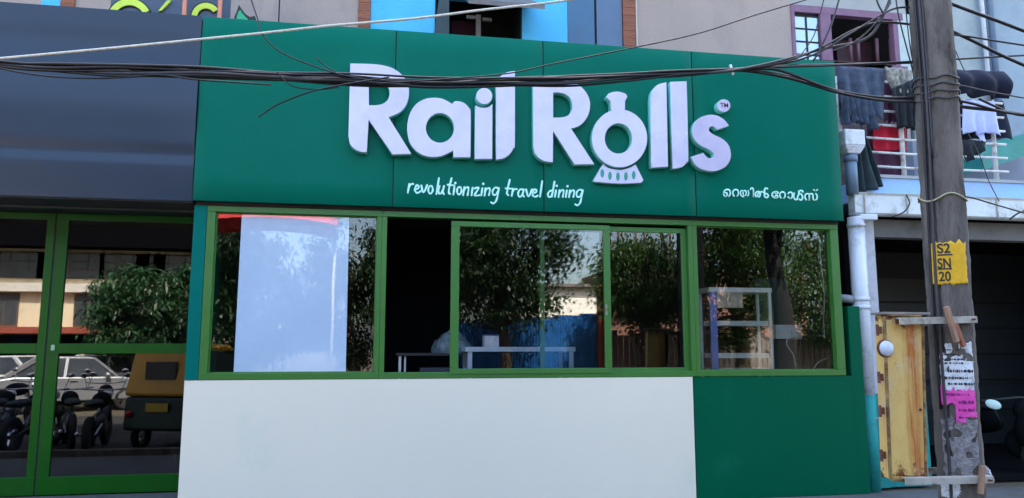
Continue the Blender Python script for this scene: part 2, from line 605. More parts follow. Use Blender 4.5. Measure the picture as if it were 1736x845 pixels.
def text_mesh(body, extrude=0.0, offset=0.0):
    cu = bpy.data.curves.new('tmp', 'FONT')
    cu.body = body
    cu.size = 1.0
    cu.extrude = extrude
    cu.offset = offset
    ob = bpy.data.objects.new('tmp', cu)
    C.objects.link(ob)
    dg = bpy.context.evaluated_depsgraph_get()
    me = bpy.data.meshes.new_from_object(ob.evaluated_get(dg))
    bpy.data.objects.remove(ob)
    bpy.data.curves.remove(cu)
    return me


# ================================================================== GROUND
tag(MB().grid([[(x, y, -0.03 if y > -3.05 or True else 0) for y in (-300, -120, -60, -30, -15, 0, 30, 120, 300)] for x in (-300, -100, -30, 0, 30, 100, 300)]).build('ground', EARTH), kind='structure')
tag(MB().grid([[(x, y, -0.022) for y in (-10.6, -8, -5.5, -3.1)] for x in (-120, -40, -10, 0, 10, 40, 120)]).build('road', ASPH), kind='structure')
tag(box('pavement', CEMENT, -40, 40, -3.0, 0.2, -0.028, -0.004), kind='structure')
tag(box('kerb', CONC, -40, 40, -3.15, -3.0, -0.02, 0.10, bevel=0.01), kind='structure')

# ================================================================== GREEN SHOP
XL, XR, ZT, ZB = -2.0, 5.455, 5.232, 3.216
shop = empty('shop_building', (1.7, 0.1, 0), 'green panelled corner shop with long sliding windows above a white panel', 'shop')
JX = [XL, 0.057, 1.741, 3.565, XR]
for i in range(4):
    a, b = JX[i] + (0.006 if i else 0), JX[i + 1] - (0.006 if i < 3 else 0)
    # slightly dished sheet so that reflections run unevenly
    g = []
    for u in range(13):
        row = []
        for v in range(9):
            x = a + (b - a) * u / 12
            z = ZB + (ZT - ZB) * v / 8
            y = 0.0 + 0.004 * math.sin(math.pi * u / 12) * math.sin(math.pi * v / 8)
            row.append((x, y, z))
        g.append(row)
    o = MB().grid(g).build('fascia_panel', GREEN, shop, smooth=True)
    m = o.modifiers.new('solid', 'SOLIDIFY')
    m.thickness = 0.012
    m.offset = -1 if o.data.polygons[0].normal.y < 0 else 1
    m2 = o.modifiers.new('bevel', 'BEVEL')
    m2.width = 0.002
    m2.limit_method = 'ANGLE'
box('fascia_backing', SEAL, XL + 0.002, XR - 0.002, 0.02, 0.42, ZB + 0.01, ZT - 0.012, shop)
box('fascia_top_cap', GREEN, XL, XR, 0.016, 0.44, ZT - 0.010, ZT + 0.006, shop)
box('fascia_end_panel', GREEN2, XR - 0.001, XR + 0.006, 0.016, 0.42, ZB, ZT - 0.012, shop)
box('soffit', SOFFIT, XL + 0.01, XR - 0.01, 0.10, 0.30, ZB - 0.03, ZB + 0.008, shop)
# panels under the window
box('white_base_panel', WHITEP, XL, 3.490, 0.09, 0.112, 0.0, 1.362, shop, bevel=0.002)
box('panel_joint', SEAL, 3.490, 3.503, 0.10, 0.112, 0.0, 1.362, shop)
box('green_base_panel', GREEN2, 3.503, 5.50, 0.092, 0.112, 0.0, 1.362, shop, bevel=0.002)
box('green_end_wall', GREEN2, 5.503, 5.66, 0.10, 0.24, 0.0, 2.190, shop, bevel=0.003)
box('teal_pier', TEAL, XL, -1.872, 0.085, 0.90, 1.364, ZB - 0.032, shop, bevel=0.003)
# carcass
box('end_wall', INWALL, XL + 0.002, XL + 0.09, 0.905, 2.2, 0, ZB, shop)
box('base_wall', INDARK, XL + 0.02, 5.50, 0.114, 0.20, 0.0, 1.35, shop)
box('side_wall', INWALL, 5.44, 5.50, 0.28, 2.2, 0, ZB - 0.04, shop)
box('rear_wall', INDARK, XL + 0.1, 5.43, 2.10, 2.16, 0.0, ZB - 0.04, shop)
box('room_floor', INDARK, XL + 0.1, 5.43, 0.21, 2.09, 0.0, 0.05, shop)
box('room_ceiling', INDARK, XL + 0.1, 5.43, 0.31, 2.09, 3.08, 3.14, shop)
box('roof_slab', CONC, XL, 5.50, 0.45, 2.18, 3.20, 3.32, shop)

# window assembly at y 0.12
YW = 0.12
WB, WT = 1.366, 3.182
FX = [-1.868, -1.785, -0.104, 0.004, 3.487, 3.597, 5.318, 5.425]
ZG0, ZG1 = 1.432, 3.120   # glass opening
wins = []


def frame_piece(parent, x0, x1, z0, z1, y0, y1, name='frame', m=FRAME, bev=0.004):
    return box(name, m, x0, x1, y0, y1, z0, z1, parent, bevel=bev)


# vinyl gets a glossy film of its own
_vb = VINYL.node_tree.nodes['Principled BSDF']
_vb.inputs['Coat Weight'].default_value = 1.0
_vb.inputs['Coat IOR'].default_value = 1.75
_vb.inputs['Coat Roughness'].default_value = 0.015


def window(x0, x1, w0, w1, label):
    o = frame_piece(shop, x0, x1, WB, ZG0, 0.085, 0.20, 'window_frame')   # sill piece is the window's body
    if label:
        o['label'] = label
    frame_piece(o, x0, x1, ZG1, WT, 0.085, 0.20, 'head')
    frame_piece(o, x0, w0, ZG0, ZG1, 0.088, 0.198, 'jamb')
    frame_piece(o, w1, x1, ZG0, ZG1, 0.088, 0.198, 'jamb')
    return o


w1 = window(FX[0], -0.052, FX[1], FX[2], 'fixed window frame beside the teal pier')
w2 = window(-0.050, 3.541, FX[3], FX[4], 'wide sliding window frame in the middle')
w3 = window(3.543, FX[7], FX[5], FX[6], 'fixed window frame at the right end')
box('glass_pane', GLASS, FX[1] + 0.001, FX[2] - 0.001, 0.150, 0.156, ZG0 + 0.001, ZG1 - 0.001, w1)
box('glass_pane', GLASS, FX[5] + 0.001, FX[6] - 0.001, 0.150, 0.156, ZG0 + 0.001, ZG1 - 0.001, w3)
for o_, a, b in ((w1, FX[1], FX[2]), (w3, FX[5], FX[6])):
    for (x0, x1, z0, z1) in ((a, a + .012, ZG0, ZG1), (b - .012, b, ZG0, ZG1), (a + .012, b - .012, ZG1 - .012, ZG1), (a + .012, b - .012, ZG0, ZG0 + .012)):
        box('glazing_bead', FRAME, x0, x1, 0.138, 0.150, z0, z1, o_)
# sliding sashes (front one, rear one)


def sash(x0, x1, sl, sr, y, rear=0):
    z0, z1 = ZG0 - 0.022, ZG1 - 0.03
    o = frame_piece(shop, x0, x1, z0, z0 + 0.058, y, y + 0.035, 'sliding_sash')
    frame_piece(o, x0, x1, z1 - 0.058, z1, y, y + 0.035, 'rail')
    frame_piece(o, x0, x0 + sl, z0 + 0.058, z1 - 0.058, y + 0.001, y + 0.034, 'stile')
    frame_piece(o, x1 - sr, x1, z0 + 0.058, z1 - 0.058, y + 0.001, y + 0.034, 'stile')
    box('glass_pane', GLASS, x0 + sl - 0.004, x1 - sr + 0.004, y + 0.016, y + 0.021, z0 + 0.054, z1 - 0.054, o)
    return o


s1 = sash(0.706, 2.530, 0.092, 0.078, 0.074)
s1['label'] = 'front sliding sash with the serving gap at its left'
s2 = sash(1.722, 3.486, 0.052, 0.066, 0.142)
s2['label'] = 'rear sliding sash closing against the right mullion'
box('latch', GALV, 2.462, 2.482, 0.062, 0.074, 2.06, 2.18, s1)
# pale blue vinyl sheet on the left window
p0, p1, p2, p3 = at(410, 364, 0.146), at(592, 366, 0.146), at(586, 631, 0.146), at(396, 631, 0.146)
g = [[Vector((a.x * (1 - t) + b.x * t, 0.1485 - 0.00012 * math.sin(3 * t + i), a.z * (1 - t) + b.z * t)) for t in [k / 12 for k in range(13)]]
     for i, (a, b) in enumerate([(p0.lerp(p3, s / 14), p1.lerp(p2, s / 14)) for s in range(15)])]
tag(MB().grid(g).build('window_vinyl', VINYL, None, smooth=False, loc=(p3.x, 0.148, p3.z), solid=0.0015), 'pale blue vinyl sheet stuck over the leftmost window pane', 'window sheet')

# ------------------------------------------------------------------ sign lettering
sign = empty('shop_sign', (1.7, 0, 3.3), 'raised white Rail Rolls lettering with tagline on green fascia', 'sign')
YF = -0.095


def crop(ox, oy, s, pts):
    return [(ox + p[0] / s, oy + p[1] / s) + tuple(p[2:]) for p in pts]


def wl(pxpts, Y=YF):
    r = []
    for p in pxpts:
        v = at(p[0], p[1], Y)
        r.append((v.x, v.z))
    return r


def letter(loops, yf=YF, name='letter', face=None, side=None, yb=0.004):
    return filled(name, [wl(l, yf) for l in loops], yf, yb, face or LETTER, side or RETURN, sign, 0.004)


K = (580, 95, 4.694)
R1o = [(65, 60, 1), (230, 64), (330, 76), (400, 97), (452, 130), (495, 172), (522, 220), (533, 280), (526, 345), (500, 405), (450, 455), (370, 488, 1),
       (552, 780, 1), (400, 785, 1), (212, 510, 1), (197, 768, 1), (140, 762), (95, 738), (63, 700), (50, 640, 1)]
R1h = [(212, 186, 1), (280, 188), (330, 205), (365, 240), (378, 290), (365, 345), (325, 380), (270, 392), (212, 392, 1)]
letter([outline(crop(*K, R1o)), outline(crop(*K, R1h))])
K = (680, 95, 4.445)


def ell(cx, cy, rx, ry, n=40, a0=0, a1=360):
    return [(cx + rx * math.cos(R(a0 + (a1 - a0) * i / n)), cy + ry * math.sin(R(a0 + (a1 - a0) * i / n))) for i in range(n + (0 if a1 - a0 == 360 else 1))]


ao = [(245, 315), (180, 325), (115, 362), (68, 430), (46, 530), (60, 640), (108, 712), (175, 752), (250, 763), (320, 750), (392, 715, 1), (392, 765, 1), (523, 765, 1),
      (525, 440), (512, 392), (480, 358), (440, 342), (402, 342, 1), (385, 362, 1), (340, 335), (300, 320)]
letter([outline(crop(*K, ao)), crop(*K, ell(293, 543, 106, 111))])
letter([crop(*K, ell(627, 303, 61, 61))], yf=YF - 0.03)
letter([outline(crop(*K, [(560, 372, 1), (590, 385), (627, 390), (660, 383), (688, 362, 1), (688, 777, 1), (553, 777, 1)]))])
letter([outline(crop(*K, [(715, 783, 1), (716, 240), (722, 195), (748, 155), (795, 125), (858, 113, 1), (858, 640), (848, 695), (818, 742), (770, 773)]))])
K = (895, 130, 4.967)
R2o = [(43, 12, 1), (220, 13), (320, 25), (395, 50), (450, 88), (495, 140), (520, 200), (523, 260), (508, 325), (470, 385), (420, 422), (365, 438, 1),
       (560, 738, 1), (392, 742, 1), (213, 460, 1), (211, 722, 1), (150, 716), (100, 693), (62, 650), (46, 590, 1)]
R2h = [(213, 136, 1), (270, 137), (320, 152), (358, 185), (374, 235), (368, 285), (340, 325), (290, 343), (213, 346, 1)]
letter([outline(crop(*K, R2o)), outline(crop(*K, R2h))])
K = (985, 130, 4.225)
cx, cy, rx, ry = 277, 443, 198, 208
a0, a1 = -76, -106 + 360          # chimney gap on top
ring = ell(cx, cy, rx, ry, 48, a0, a1)
chim = outline([(ring[-1][0], ring[-1][1], 1), (214, 235, 1), (212, 180, 1), (196, 162), (182, 148), (198, 122, 1), (225, 112), (258, 108), (292, 113), (322, 124, 1), (332, 146), (320, 166), (316, 180, 1), (315, 240, 1), (ring[0][0], ring[0][1], 1)])
chim = chim[1:-1] if abs(chim[-1][0] - ring[0][0]) < 1e-3 else chim[1:]
letter([crop(*K, ring + chim), crop(*K, ell(269, 444, 98, 108))], yf=YF - 0.01)
base = letter([outline(crop(*K, [(158, 625, 1), (200, 655), (277, 668), (340, 655), (392, 630, 1), (448, 742, 1), (432, 762, 1), (270, 768), (100, 755, 1), (88, 745, 1)]))], yf=YF + 0.03)
for sx, sy in ((153, 693), (208, 711), (265, 716), (322, 714), (378, 706)):
    o = filled('slot', [wl(crop(*K, ell(sx, sy, 13, 30, 16)), YF + 0.026)], YF + 0.026, YF + 0.032, SLOT, SLOT, base, 0.0006)
K = (1080, 120, 4.45)
letter([outline(crop(*K, [(108, 733, 1), (102, 300), (104, 190), (122, 140), (160, 105), (222, 88, 1), (235, 725, 1)]))])
letter([outline(crop(*K, [(252, 84, 1), (375, 80, 1), (388, 640), (376, 690), (340, 728), (268, 742, 1)]))])
so = [(695, 415, 1), (605, 447, 1), (582, 425), (556, 422), (543, 443), (556, 468), (590, 488), (645, 515), (690, 560), (708, 620), (702, 675), (668, 725), (605, 755), (540, 758),
      (475, 738), (432, 700), (408, 650, 1), (500, 620, 1), (525, 650), (555, 662), (577, 648), (576, 622), (535, 592), (475, 562), (432, 515), (416, 460), (428, 405), (470, 358), (540, 334), (600, 338), (655, 368)]
letter([outline(crop(*K, so))])
tmd = letter([crop(*K, ell(655, 264, 50, 48, 28))])
me = text_mesh('TM', 0.002, 0.01)
xs = [v.co.x for v in me.vertices]
ys = [v.co.y for v in me.vertices]
a, b = at(1080 + 628 / 4.45, 120 + 276 / 4.45, YF), at(1080 + 686 / 4.45, 120 + 246 / 4.45, YF)
s = (b.x - a.x) / (max(xs) - min(xs))
for v in me.vertices:
    v.co = Vector((a.x + (v.co.x - min(xs)) * s, YF - 0.002 - v.co.z * 0.5, a.z + (v.co.y - min(ys)) * s))
me.materials.append(BLACKINK)
link('trademark_mark', me, tmd)

# tagline in brush strokes, one object per letter
K = (680, 295, 5.425)
TAG = [
    ('r', [[(76, 93), (62, 172)], [(70, 125), (90, 97), (112, 93)]]),
    ('e', [[(132, 141), (160, 132), (160, 112), (146, 102), (131, 125), (127, 150), (140, 172), (160, 173), (178, 160)]]),
    ('v', [[(186, 107), (206, 172), (240, 103)]]),
    ('o', [[(280, 112), (258, 118), (250, 150), (260, 178), (280, 176), (292, 148), (286, 120), (276, 111)]]),
    ('l', [[(348, 40), (325, 185)]]),
    ('u', [[(354, 112), (344, 150), (350, 180), (370, 177), (388, 140)], [(395, 112), (384, 165), (394, 186)]]),
    ('t', [[(465, 40), (442, 130), (440, 178), (452, 184)], [(428, 100), (490, 106)]]),
    ('i', [[(490, 122), (482, 190)], [(499, 84), (501, 87)]]),
    ('o', [[(543, 122), (522, 128), (514, 160), (524, 186), (545, 184), (556, 156), (550, 130), (540, 121)]]),
    ('n', [[(582, 122), (571, 196)], [(575, 155), (602, 124), (620, 134), (612, 196)]]),
    ('i', [[(658, 127), (648, 197)]]),
    ('z', [[(676, 134), (716, 129), (676, 196), (722, 196)]]),
    ('i', [[(748, 132), (738, 197)], [(756, 92), (758, 95)]]),
    ('n', [[(777, 132), (768, 200)], [(771, 160), (798, 132), (817, 142), (808, 196)]]),
    ('g', [[(896, 132), (864, 127), (842, 158), (847, 190), (870, 192), (890, 162)], [(899, 132), (888, 200), (872, 252), (848, 271), (828, 263)]]),
    ('t', [[(1000, 55), (982, 130), (974, 180), (986, 196)], [(962, 134), (1026, 137)]]),
    ('r', [[(1030, 140), (1018, 202)], [(1023, 168), (1045, 141), (1064, 142)]]),
    ('a', [[(1124, 147), (1096, 143), (1078, 174), (1082, 205), (1104, 206), (1122, 172)], [(1129, 145), (1120, 190), (1130, 209)]]),
    ('v', [[(1150, 143), (1172, 209), (1204, 143)]]),
    ('e', [[(1213, 176), (1244, 167), (1242, 147), (1227, 143), (1212, 165), (1212, 200), (1234, 211), (1256, 200)]]),
    ('l', [[(1298, 68), (1278, 209)]]),
    ('d', [[(1388, 153), (1364, 162), (1350, 190), (1358, 211), (1379, 207), (1394, 172)], [(1411, 72), (1388, 208)]]),
    ('i', [[(1425, 152), (1415, 211)], [(1432, 110), (1434, 113)]]),
    ('n', [[(1458, 150), (1448, 213)], [(1452, 180), (1478, 150), (1495, 160), (1488, 212)]]),
    ('i', [[(1525, 152), (1515, 213)], [(1531, 114), (1533, 117)]]),
    ('n', [[(1553, 152), (1545, 214)], [(1549, 180), (1575, 152), (1592, 162), (1585, 212)]]),
    ('g', [[(1668, 152), (1637, 147), (1614, 175), (1619, 208), (1644, 210), (1662, 178)], [(1671, 151), (1658, 222), (1645, 270), (1622, 289), (1602, 281)]]),
]
for ch, strokes in TAG:
    mb = MB()
    for k, st in enumerate(strokes):
        pts = spline(crop(*K, st), 6)
        P3 = [at(p[0], p[1], -0.006) for p in pts]
        n = len(mb.v)
        hw = 0.0105
        pr = []
        for i, p in enumerate(P3):
            d = (P3[min(i + 1, len(P3) - 1)] - P3[max(i - 1, 0)]).normalized()
            q = Vector((-d.z, 0, d.x)) * hw * (0.92 + 0.16 * math.sin(i * 0.7 + k))
            pr.append((p + q, p - q))
        if len(st) == 2 and abs(st[0][0] - st[1][0]) < 4:      # dot
            c = P3[0]
            mb.prism_xz([(c.x + 0.014 * math.cos(t), c.z + 0.014 * math.sin(t)) for t in [R(30 * j) for j in range(12)]], -0.0062, 0.003)
            continue
        dy = 0.0006 * k
        c0, c1 = P3[0], P3[-1]
        for i in range(len(pr) - 1):
            a, b = pr[i]
            c, d = pr[i + 1]
            mb.hexa([(a.x, -0.006 - dy, a.z), (b.x, -0.006 - dy, b.z), (d.x, -0.006 - dy, d.z), (c.x, -0.006 - dy, c.z),
                     (a.x, 0.003, a.z), (b.x, 0.003, b.z), (d.x, 0.003, d.z), (c.x, 0.003, c.z)])
        for c in (c0, c1):
            mb.prism_xz([(c.x + hw * math.cos(t), c.z + hw * math.sin(t)) for t in [R(36 * j) for j in range(10)]], -0.0055 - dy, 0.003)
    mb.build('tagline_letter', MINT, sign)
# Malayalam name as brush strokes, one object per letter
KM = (1210, 305, 9.137)
MAL = [
    [[(664, 268), (642, 230), (668, 188), (706, 188), (722, 228), (702, 266), (680, 240), (702, 204), (748, 186), (786, 212), (790, 262), (824, 276), (846, 248), (826, 220), (792, 206), (790, 150), (818, 130), (840, 150)]],
    [[(1250, 200), (1240, 252), (1256, 300), (1292, 304), (1306, 252), (1332, 216), (1366, 236), (1378, 282), (1352, 316), (1320, 296)], [(1330, 214), (1318, 186), (1340, 168), (1376, 172), (1382, 198)]],
]
for ch, x0, x1, yt, yb in (('\u0d46', 143, 268, 141, 270), ('\u0d31', 285, 394, 143, 270), ('\u0d2f', 405, 549, 158, 274), ('\u0d3f', 560, 624, 120, 274), ('\u0d47', 893, 1004, 176, 294),
                           ('\u0d31', 1012, 1116, 179, 300), ('\u0d3e', 1140, 1230, 183, 302), ('\u0d38', 1402, 1612, 205, 328), ('\u0d4d', 1538, 1614, 146, 178)):
    me = text_mesh(ch, 0.0, 0.018)
    if not me.vertices:
        continue
    xs = [v.co.x for v in me.vertices]
    ys = [v.co.y for v in me.vertices]
    for v in me.vertices:
        u_ = (v.co.x - min(xs)) / (max(xs) - min(xs))
        w_ = (v.co.y - min(ys)) / (max(ys) - min(ys))
        v.co = at(1210 + (x0 + (x1 - x0) * u_) / 9.137, 305 + (yb + (yt - yb) * w_) / 9.137, -0.0065)
    me.materials.append(MINT)
    o = link('malayalam_letter', me, sign)
    m = o.modifiers.new('solid', 'SOLIDIFY')
    m.thickness = 0.005
    m.offset = 0
for strokes in MAL:
    mb = MB()
    for k, st in enumerate(strokes):
        P3 = [at(p[0], p[1], -0.006) for p in spline(crop(*KM, st), 5)]
        hw = 0.0094
        dy = 0.0006 * k
        prv = None
        for i in range(len(P3)):
            d = (P3[min(i + 1, len(P3) - 1)] - P3[max(i - 1, 0)]).normalized()
            q = Vector((-d.z, 0, d.x)) * hw
            cur = (P3[i] + q, P3[i] - q)
            if prv:
                a, b = prv
                c, e = cur
                yy = -0.006 - dy - 0.00002 * i
                mb.hexa([(a.x, yy, a.z), (b.x, yy, b.z), (e.x, yy, e.z), (c.x, yy, c.z), (a.x, 0.003, a.z), (b.x, 0.003, b.z), (e.x, 0.003, e.z), (c.x, 0.003, c.z)])
            prv = cur
    mb.build('malayalam_letter', MINT, sign)

# ------------------------------------------------------------------ things inside the green shop
cab = empty('display_cabinet', (4.3, 0.5, 1.0), 'small glass display cabinet with two white shelves behind the right window', 'display cabinet')
cy0, cy1 = 0.195, 0.52
cx0, cx1, cz0, cz1 = at(1205, 560, cy0).x, at(1310, 560, cy0).x, 0.95, at(1250, 488, cy0).z
for x in (cx0, cx1 - 0.035):
    for y in (cy0, cy1 - 0.03):
        box('post', mat('violet_film_post', (0.16, 0.24, 0.62), 0.35) if (x == cx0 and y == cy0) else ALU, x, x + (0.085 if x == cx0 and y == cy0 else 0.035), y, y + 0.03, cz0, cz1 - 0.056, cab, bevel=0.003)
box('top_frame', ALU, cx0 - 0.01, cx1 + 0.01, cy0 - 0.01, cy1 + 0.01, cz1 - 0.055, cz1, cab, bevel=0.004)
for z in [at(1250, y_, cy0).z for y_ in (632, 606, 551)]:
    box('shelf', mat('white_shelf', (0.92, 0.92, 0.93), 0.5), cx0 + 0.04, cx1 - 0.04, cy0 + 0.032, cy1 - 0.04, z - 0.01, z + 0.048, cab, bevel=0.002)
box('base', ALU, cx0, cx1, cy0, cy1, 0.90, 0.95, cab)
box('front_glass', GLASSC, cx0 + 0.086, cx1 - 0.036, cy0 + 0.004, cy0 + 0.008, cz0, cz1 - 0.042, cab)
box('header_strip', mat('packing_paper', (0.55, 0.48, 0.36), 0.6, 0.35, 14), cx0 + 0.09, cx0 + 0.42, cy0 - 0.004, cy0 + 0.002, cz1 - 0.24, cz1 - 0.05, cab)
tag(box('cabinet_table', mat('dark_laminate', (0.03, 0.03, 0.035), 0.5), 3.70, 4.75, 0.205, 0.8, 0.05, 0.895, loc=(4.2, 0.5, 0.05)), 'dark counter under the glass display cabinet', 'counter')
sk = empty('socket_box', at(1334, 575, 1.0), 'white electric socket box with plug beside the glass cabinet', 'socket')
a, b = at(1311, 551, 1.0), at(1357, 575, 1.0)
box('back_box', mat('white_plastic', (0.72, 0.76, 0.74), 0.4), a.x, b.x, 0.95, 1.01, b.z, a.z, sk, bevel=0.006)
box('plug', mat('white_plastic', (0.72, 0.76, 0.74), 0.4), (a.x + b.x) / 2 + 0.01, (a.x + b.x) / 2 + 0.09, 0.90, 0.949, b.z + 0.02, b.z + 0.10, sk, bevel=0.008)
MB().tube([tuple(p) for p in spline([tuple(at(x, y, 0.93)) for x, y in ((1336, 570), (1334, 585), (1345, 602), (1348, 620), (1352, 640))], 5)], 0.007, 6).build('cord', mat('white_plastic', (0.72, 0.76, 0.74), 0.4), sk, smooth=True)
tag(box('partition_board', INWALL, 4.80, 5.42, 1.02, 1.05, 0.05, 2.60, loc=(5.1, 1.03, 0.05)), 'dark green partition board behind the socket box', 'partition')
tag(MB().tube([tuple(p) for p in spline([tuple(at(x, y, 0.32)) for x, y in ((1388, 395), (1391, 440), (1397, 500), (1396, 545), (1398, 574))], 5)], 0.009, 6).build('hanging_cord', mat('pale_cord', (0.35, 0.42, 0.38), 0.5), loc=at(1388, 395, 0.32), smooth=True), 'thin pale cord hanging inside the rightmost window', 'cord')
tag(MB().tube([tuple(p) for p in spline([tuple(at(x, y, 0.34)) for x, y in ((1376, 634), (1384, 618), (1396, 610), (1402, 608))], 5)], 0.008, 6).build('curled_cord', mat('pale_cord', (0.35, 0.42, 0.38), 0.5), loc=at(1376, 634, 0.34), smooth=True), 'short curled pale cord at the lower corner of the rightmost window', 'cord')
tb = empty('white_table', (1.6, 1.1, 0.05), 'white framed table inside behind the sliding window', 'table')
WT_ = mat('white_table_paint', (0.62, 0.70, 0.82), 0.4)
box('table_top', WT_, 0.92, 2.22, 0.50, 1.10, 1.648, 1.702, tb, bevel=0.004)
for x in (0.95, 2.15):
    for y in (0.52, 1.05):
        box('leg', WT_, x, x + 0.05, y, y + 0.04, 0.05, 1.648, tb)
sb = empty('small_carton', at(834, 588, 0.95), 'small white carton standing on the white table', 'box')
a, b = at(822, 569, 0.6), at(846, 586, 0.6)
box('carton_body', mat('white_card', (0.66, 0.62, 0.66), 0.6, 0.2, 12), a.x, b.x, 0.6, 0.8, 1.703, a.z - 0.004, sb, bevel=0.004)
box('carton_lid', mat('blue_card', (0.03, 0.05, 0.2), 0.6), a.x - 0.004, b.x + 0.004, 0.596, 0.804, a.z - 0.003, a.z + 0.012, sb)
ct = empty('dark_counter', (0.5, 1.3, 0.05), 'dark counter with a steel leg seen through the open serving gap', 'counter')
box('counter_top', mat('dark_laminate', (0.03, 0.03, 0.035), 0.5), 0.14, 0.90, 0.75, 1.5, 1.60, 1.63, ct, bevel=0.003)
box('leg', ALU, 0.17, 0.20, 0.78, 0.81, 0.05, 1.60, ct)
box('leg', ALU, 0.235, 0.255, 0.80, 0.82, 0.05, 1.60, ct)
box('drawer', mat('grey_drawer', (0.06, 0.065, 0.09), 0.4), 0.42, 0.88, 0.78, 1.4, 1.25, 1.46, ct)
# plastic wrapped bundle
mb = MB()
c = at(768, 566, 1.0)
rows = []
for i in range(13):
    row = []
    for j in range(21):
        a = 2 * math.pi * j / 20
        t = math.pi * 0.5 * i / 12
        rr = math.cos(t) * (1 + 0.14 * noise.noise(Vector((math.cos(a) * 2, math.sin(a) * 2, i * 0.3))))
        row.append((c.x + 0.25 * rr * math.cos(a), 1.12 + 0.2 * rr * math.sin(a), 1.632 + 0.25 * math.sin(t) * (1 + 0.2 * noise.noise(Vector((a, t * 3, 1))))))
    rows.append(row)
tag(mb.grid(rows).build('wrapped_bundle', mat('crumpled_clear_film', (0.20, 0.26, 0.29), 0.15, 0.4, 9, bump=1.0, bscale=14), loc=(c.x, 1.12, 1.632)), 'bundle wrapped in clear plastic film on the dark counter', 'bundle')

# ================================================================== LEFT SHOP
ls = empty('neighbour_shop', (-4, 0.5, 0), 'neighbouring shop with dark blue grey fascia and bright green glazed doors', 'shop')
prof = []
for k in range(41):
    z = 3.213 + (5.236 - 3.213) * k / 40
    y = 0.0
    d = (z - 3.70)
    y += 0.022 * math.exp(-(d / 0.06) ** 2)                  # shallow pressed groove
    y += 0.030 * (1 - (z - 3.213) / 0.45) if z < 3.66 else 0  # lower strip leans back
    y += 0.016 * math.exp(-((z - 4.85) / 0.16) ** 2)
    y -= 0.018 * math.exp(-((z - 4.25) / 0.3) ** 2)
    prof.append((y, z))
xs_ = [XL - 0.012 - k * 0.42 for k in range(13)]
MB().grid([[(x, y + 0.006 * noise.noise(Vector((x * 0.7, z, 3))), z) for (y, z) in prof] for x in xs_]).build('fascia', NAVY, ls, smooth=True)
box('fascia_backing', SEAL, -7.05, XL - 0.013, 0.05, 0.12, 3.23, 5.22, ls)
box('soffit', SOFFIT, -7.05, XL - 0.013, 0.055, 1.0, 3.198, 3.226, ls)
box('soffit_batten', mat('dark_teal_strip', (0.015, 0.035, 0.04), 0.5), -4.2, XL - 0.02, 0.50, 0.56, 3.178, 3.197, ls)
box('roof_slab', CONC, -7.05, XL - 0.013, 0.13, 2.18, 3.24, 3.40, ls)
box('threshold_step', CEMENT, -7.05, XL - 0.01, 0.50, 1.2, 0.0, 0.115, ls)
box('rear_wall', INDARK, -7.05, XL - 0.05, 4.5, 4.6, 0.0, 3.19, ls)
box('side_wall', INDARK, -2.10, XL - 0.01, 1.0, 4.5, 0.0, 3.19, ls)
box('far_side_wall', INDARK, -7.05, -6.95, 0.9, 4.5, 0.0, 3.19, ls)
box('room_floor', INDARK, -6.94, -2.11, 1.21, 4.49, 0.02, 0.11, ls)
YD = 0.90


def gdoor(x0, x1, sl, sr, label, midz):
    d = box('door', DFRAME, x0, x1, YD, YD + 0.045, 0.128, 0.318, ls, bevel=0.004)
    d['label'] = label
    box('rail', DFRAME, x0, x1, YD, YD + 0.045, 3.118, 3.192, d, bevel=0.004)
    box('rail', DFRAME, x0 + sl, x1 - sr, YD, YD + 0.045, midz - 0.055, midz + 0.055, d, bevel=0.004)
    box('stile', DFRAME, x0, x0 + sl, YD + 0.001, YD + 0.044, 0.318, 3.118, d, bevel=0.004)
    box('stile', DFRAME, x1 - sr, x1, YD + 0.001, YD + 0.044, 0.318, 3.118, d, bevel=0.004)
    for (a, b) in ((0.318, midz - 0.055), (midz + 0.055, 3.118)):
        box('glass_pane', GLASSD, x0 + sl, x1 - sr, YD + 0.020, YD + 0.026, a, b, d)
    return d


d1 = gdoor(-5.55, -3.660, 0.09, 0.085, 'left green framed glass door leaf', 1.685)
d2 = gdoor(-3.640, -2.02, 0.118, 0.06, 'right green framed glass door leaf beside the teal pier', 1.685)
box('meeting_strip', SEAL, -3.659, -3.641, YD + 0.01, YD + 0.05, 0.128, 3.19, ls)
box('lock', mat('pale_lock', (0.3, 0.45, 0.3), 0.4), -3.60, -3.565, YD - 0.006, YD, 1.665, 1.725, d2)
gdoor(-7.02, -5.56, 0.09, 0.09, 'third green framed glass leaf at the far left', 1.685)
# dim furniture inside
for k, (x, y, lab) in enumerate(((-3.2, 2.0, 'dark low sofa just inside the right green door'), (-4.6, 2.6, 'dark low sofa deep inside behind the left green door'))):
    t = empty('sofa', (x, y, 0.11), lab, 'sofa', 'dark sofas in the neighbouring shop')
    fm = mat('dark_sofa_cloth', (0.03, 0.03, 0.045), 0.8, 0.3, 8)
    box('seat', fm, x - 0.6, x + 0.6, y - 0.35, y + 0.35, 0.15, 0.50, t, bevel=0.05)
    box('backrest', fm, x - 0.6, x + 0.6, y + 0.36, y + 0.52, 0.15, 0.95, t, bevel=0.05)
    box('armrest', fm, x - 0.78, x - 0.61, y - 0.35, y + 0.5, 0.15, 0.68, t, bevel=0.04)
    box('armrest', fm, x + 0.61, x + 0.78, y - 0.35, y + 0.5, 0.15, 0.68, t, bevel=0.04)

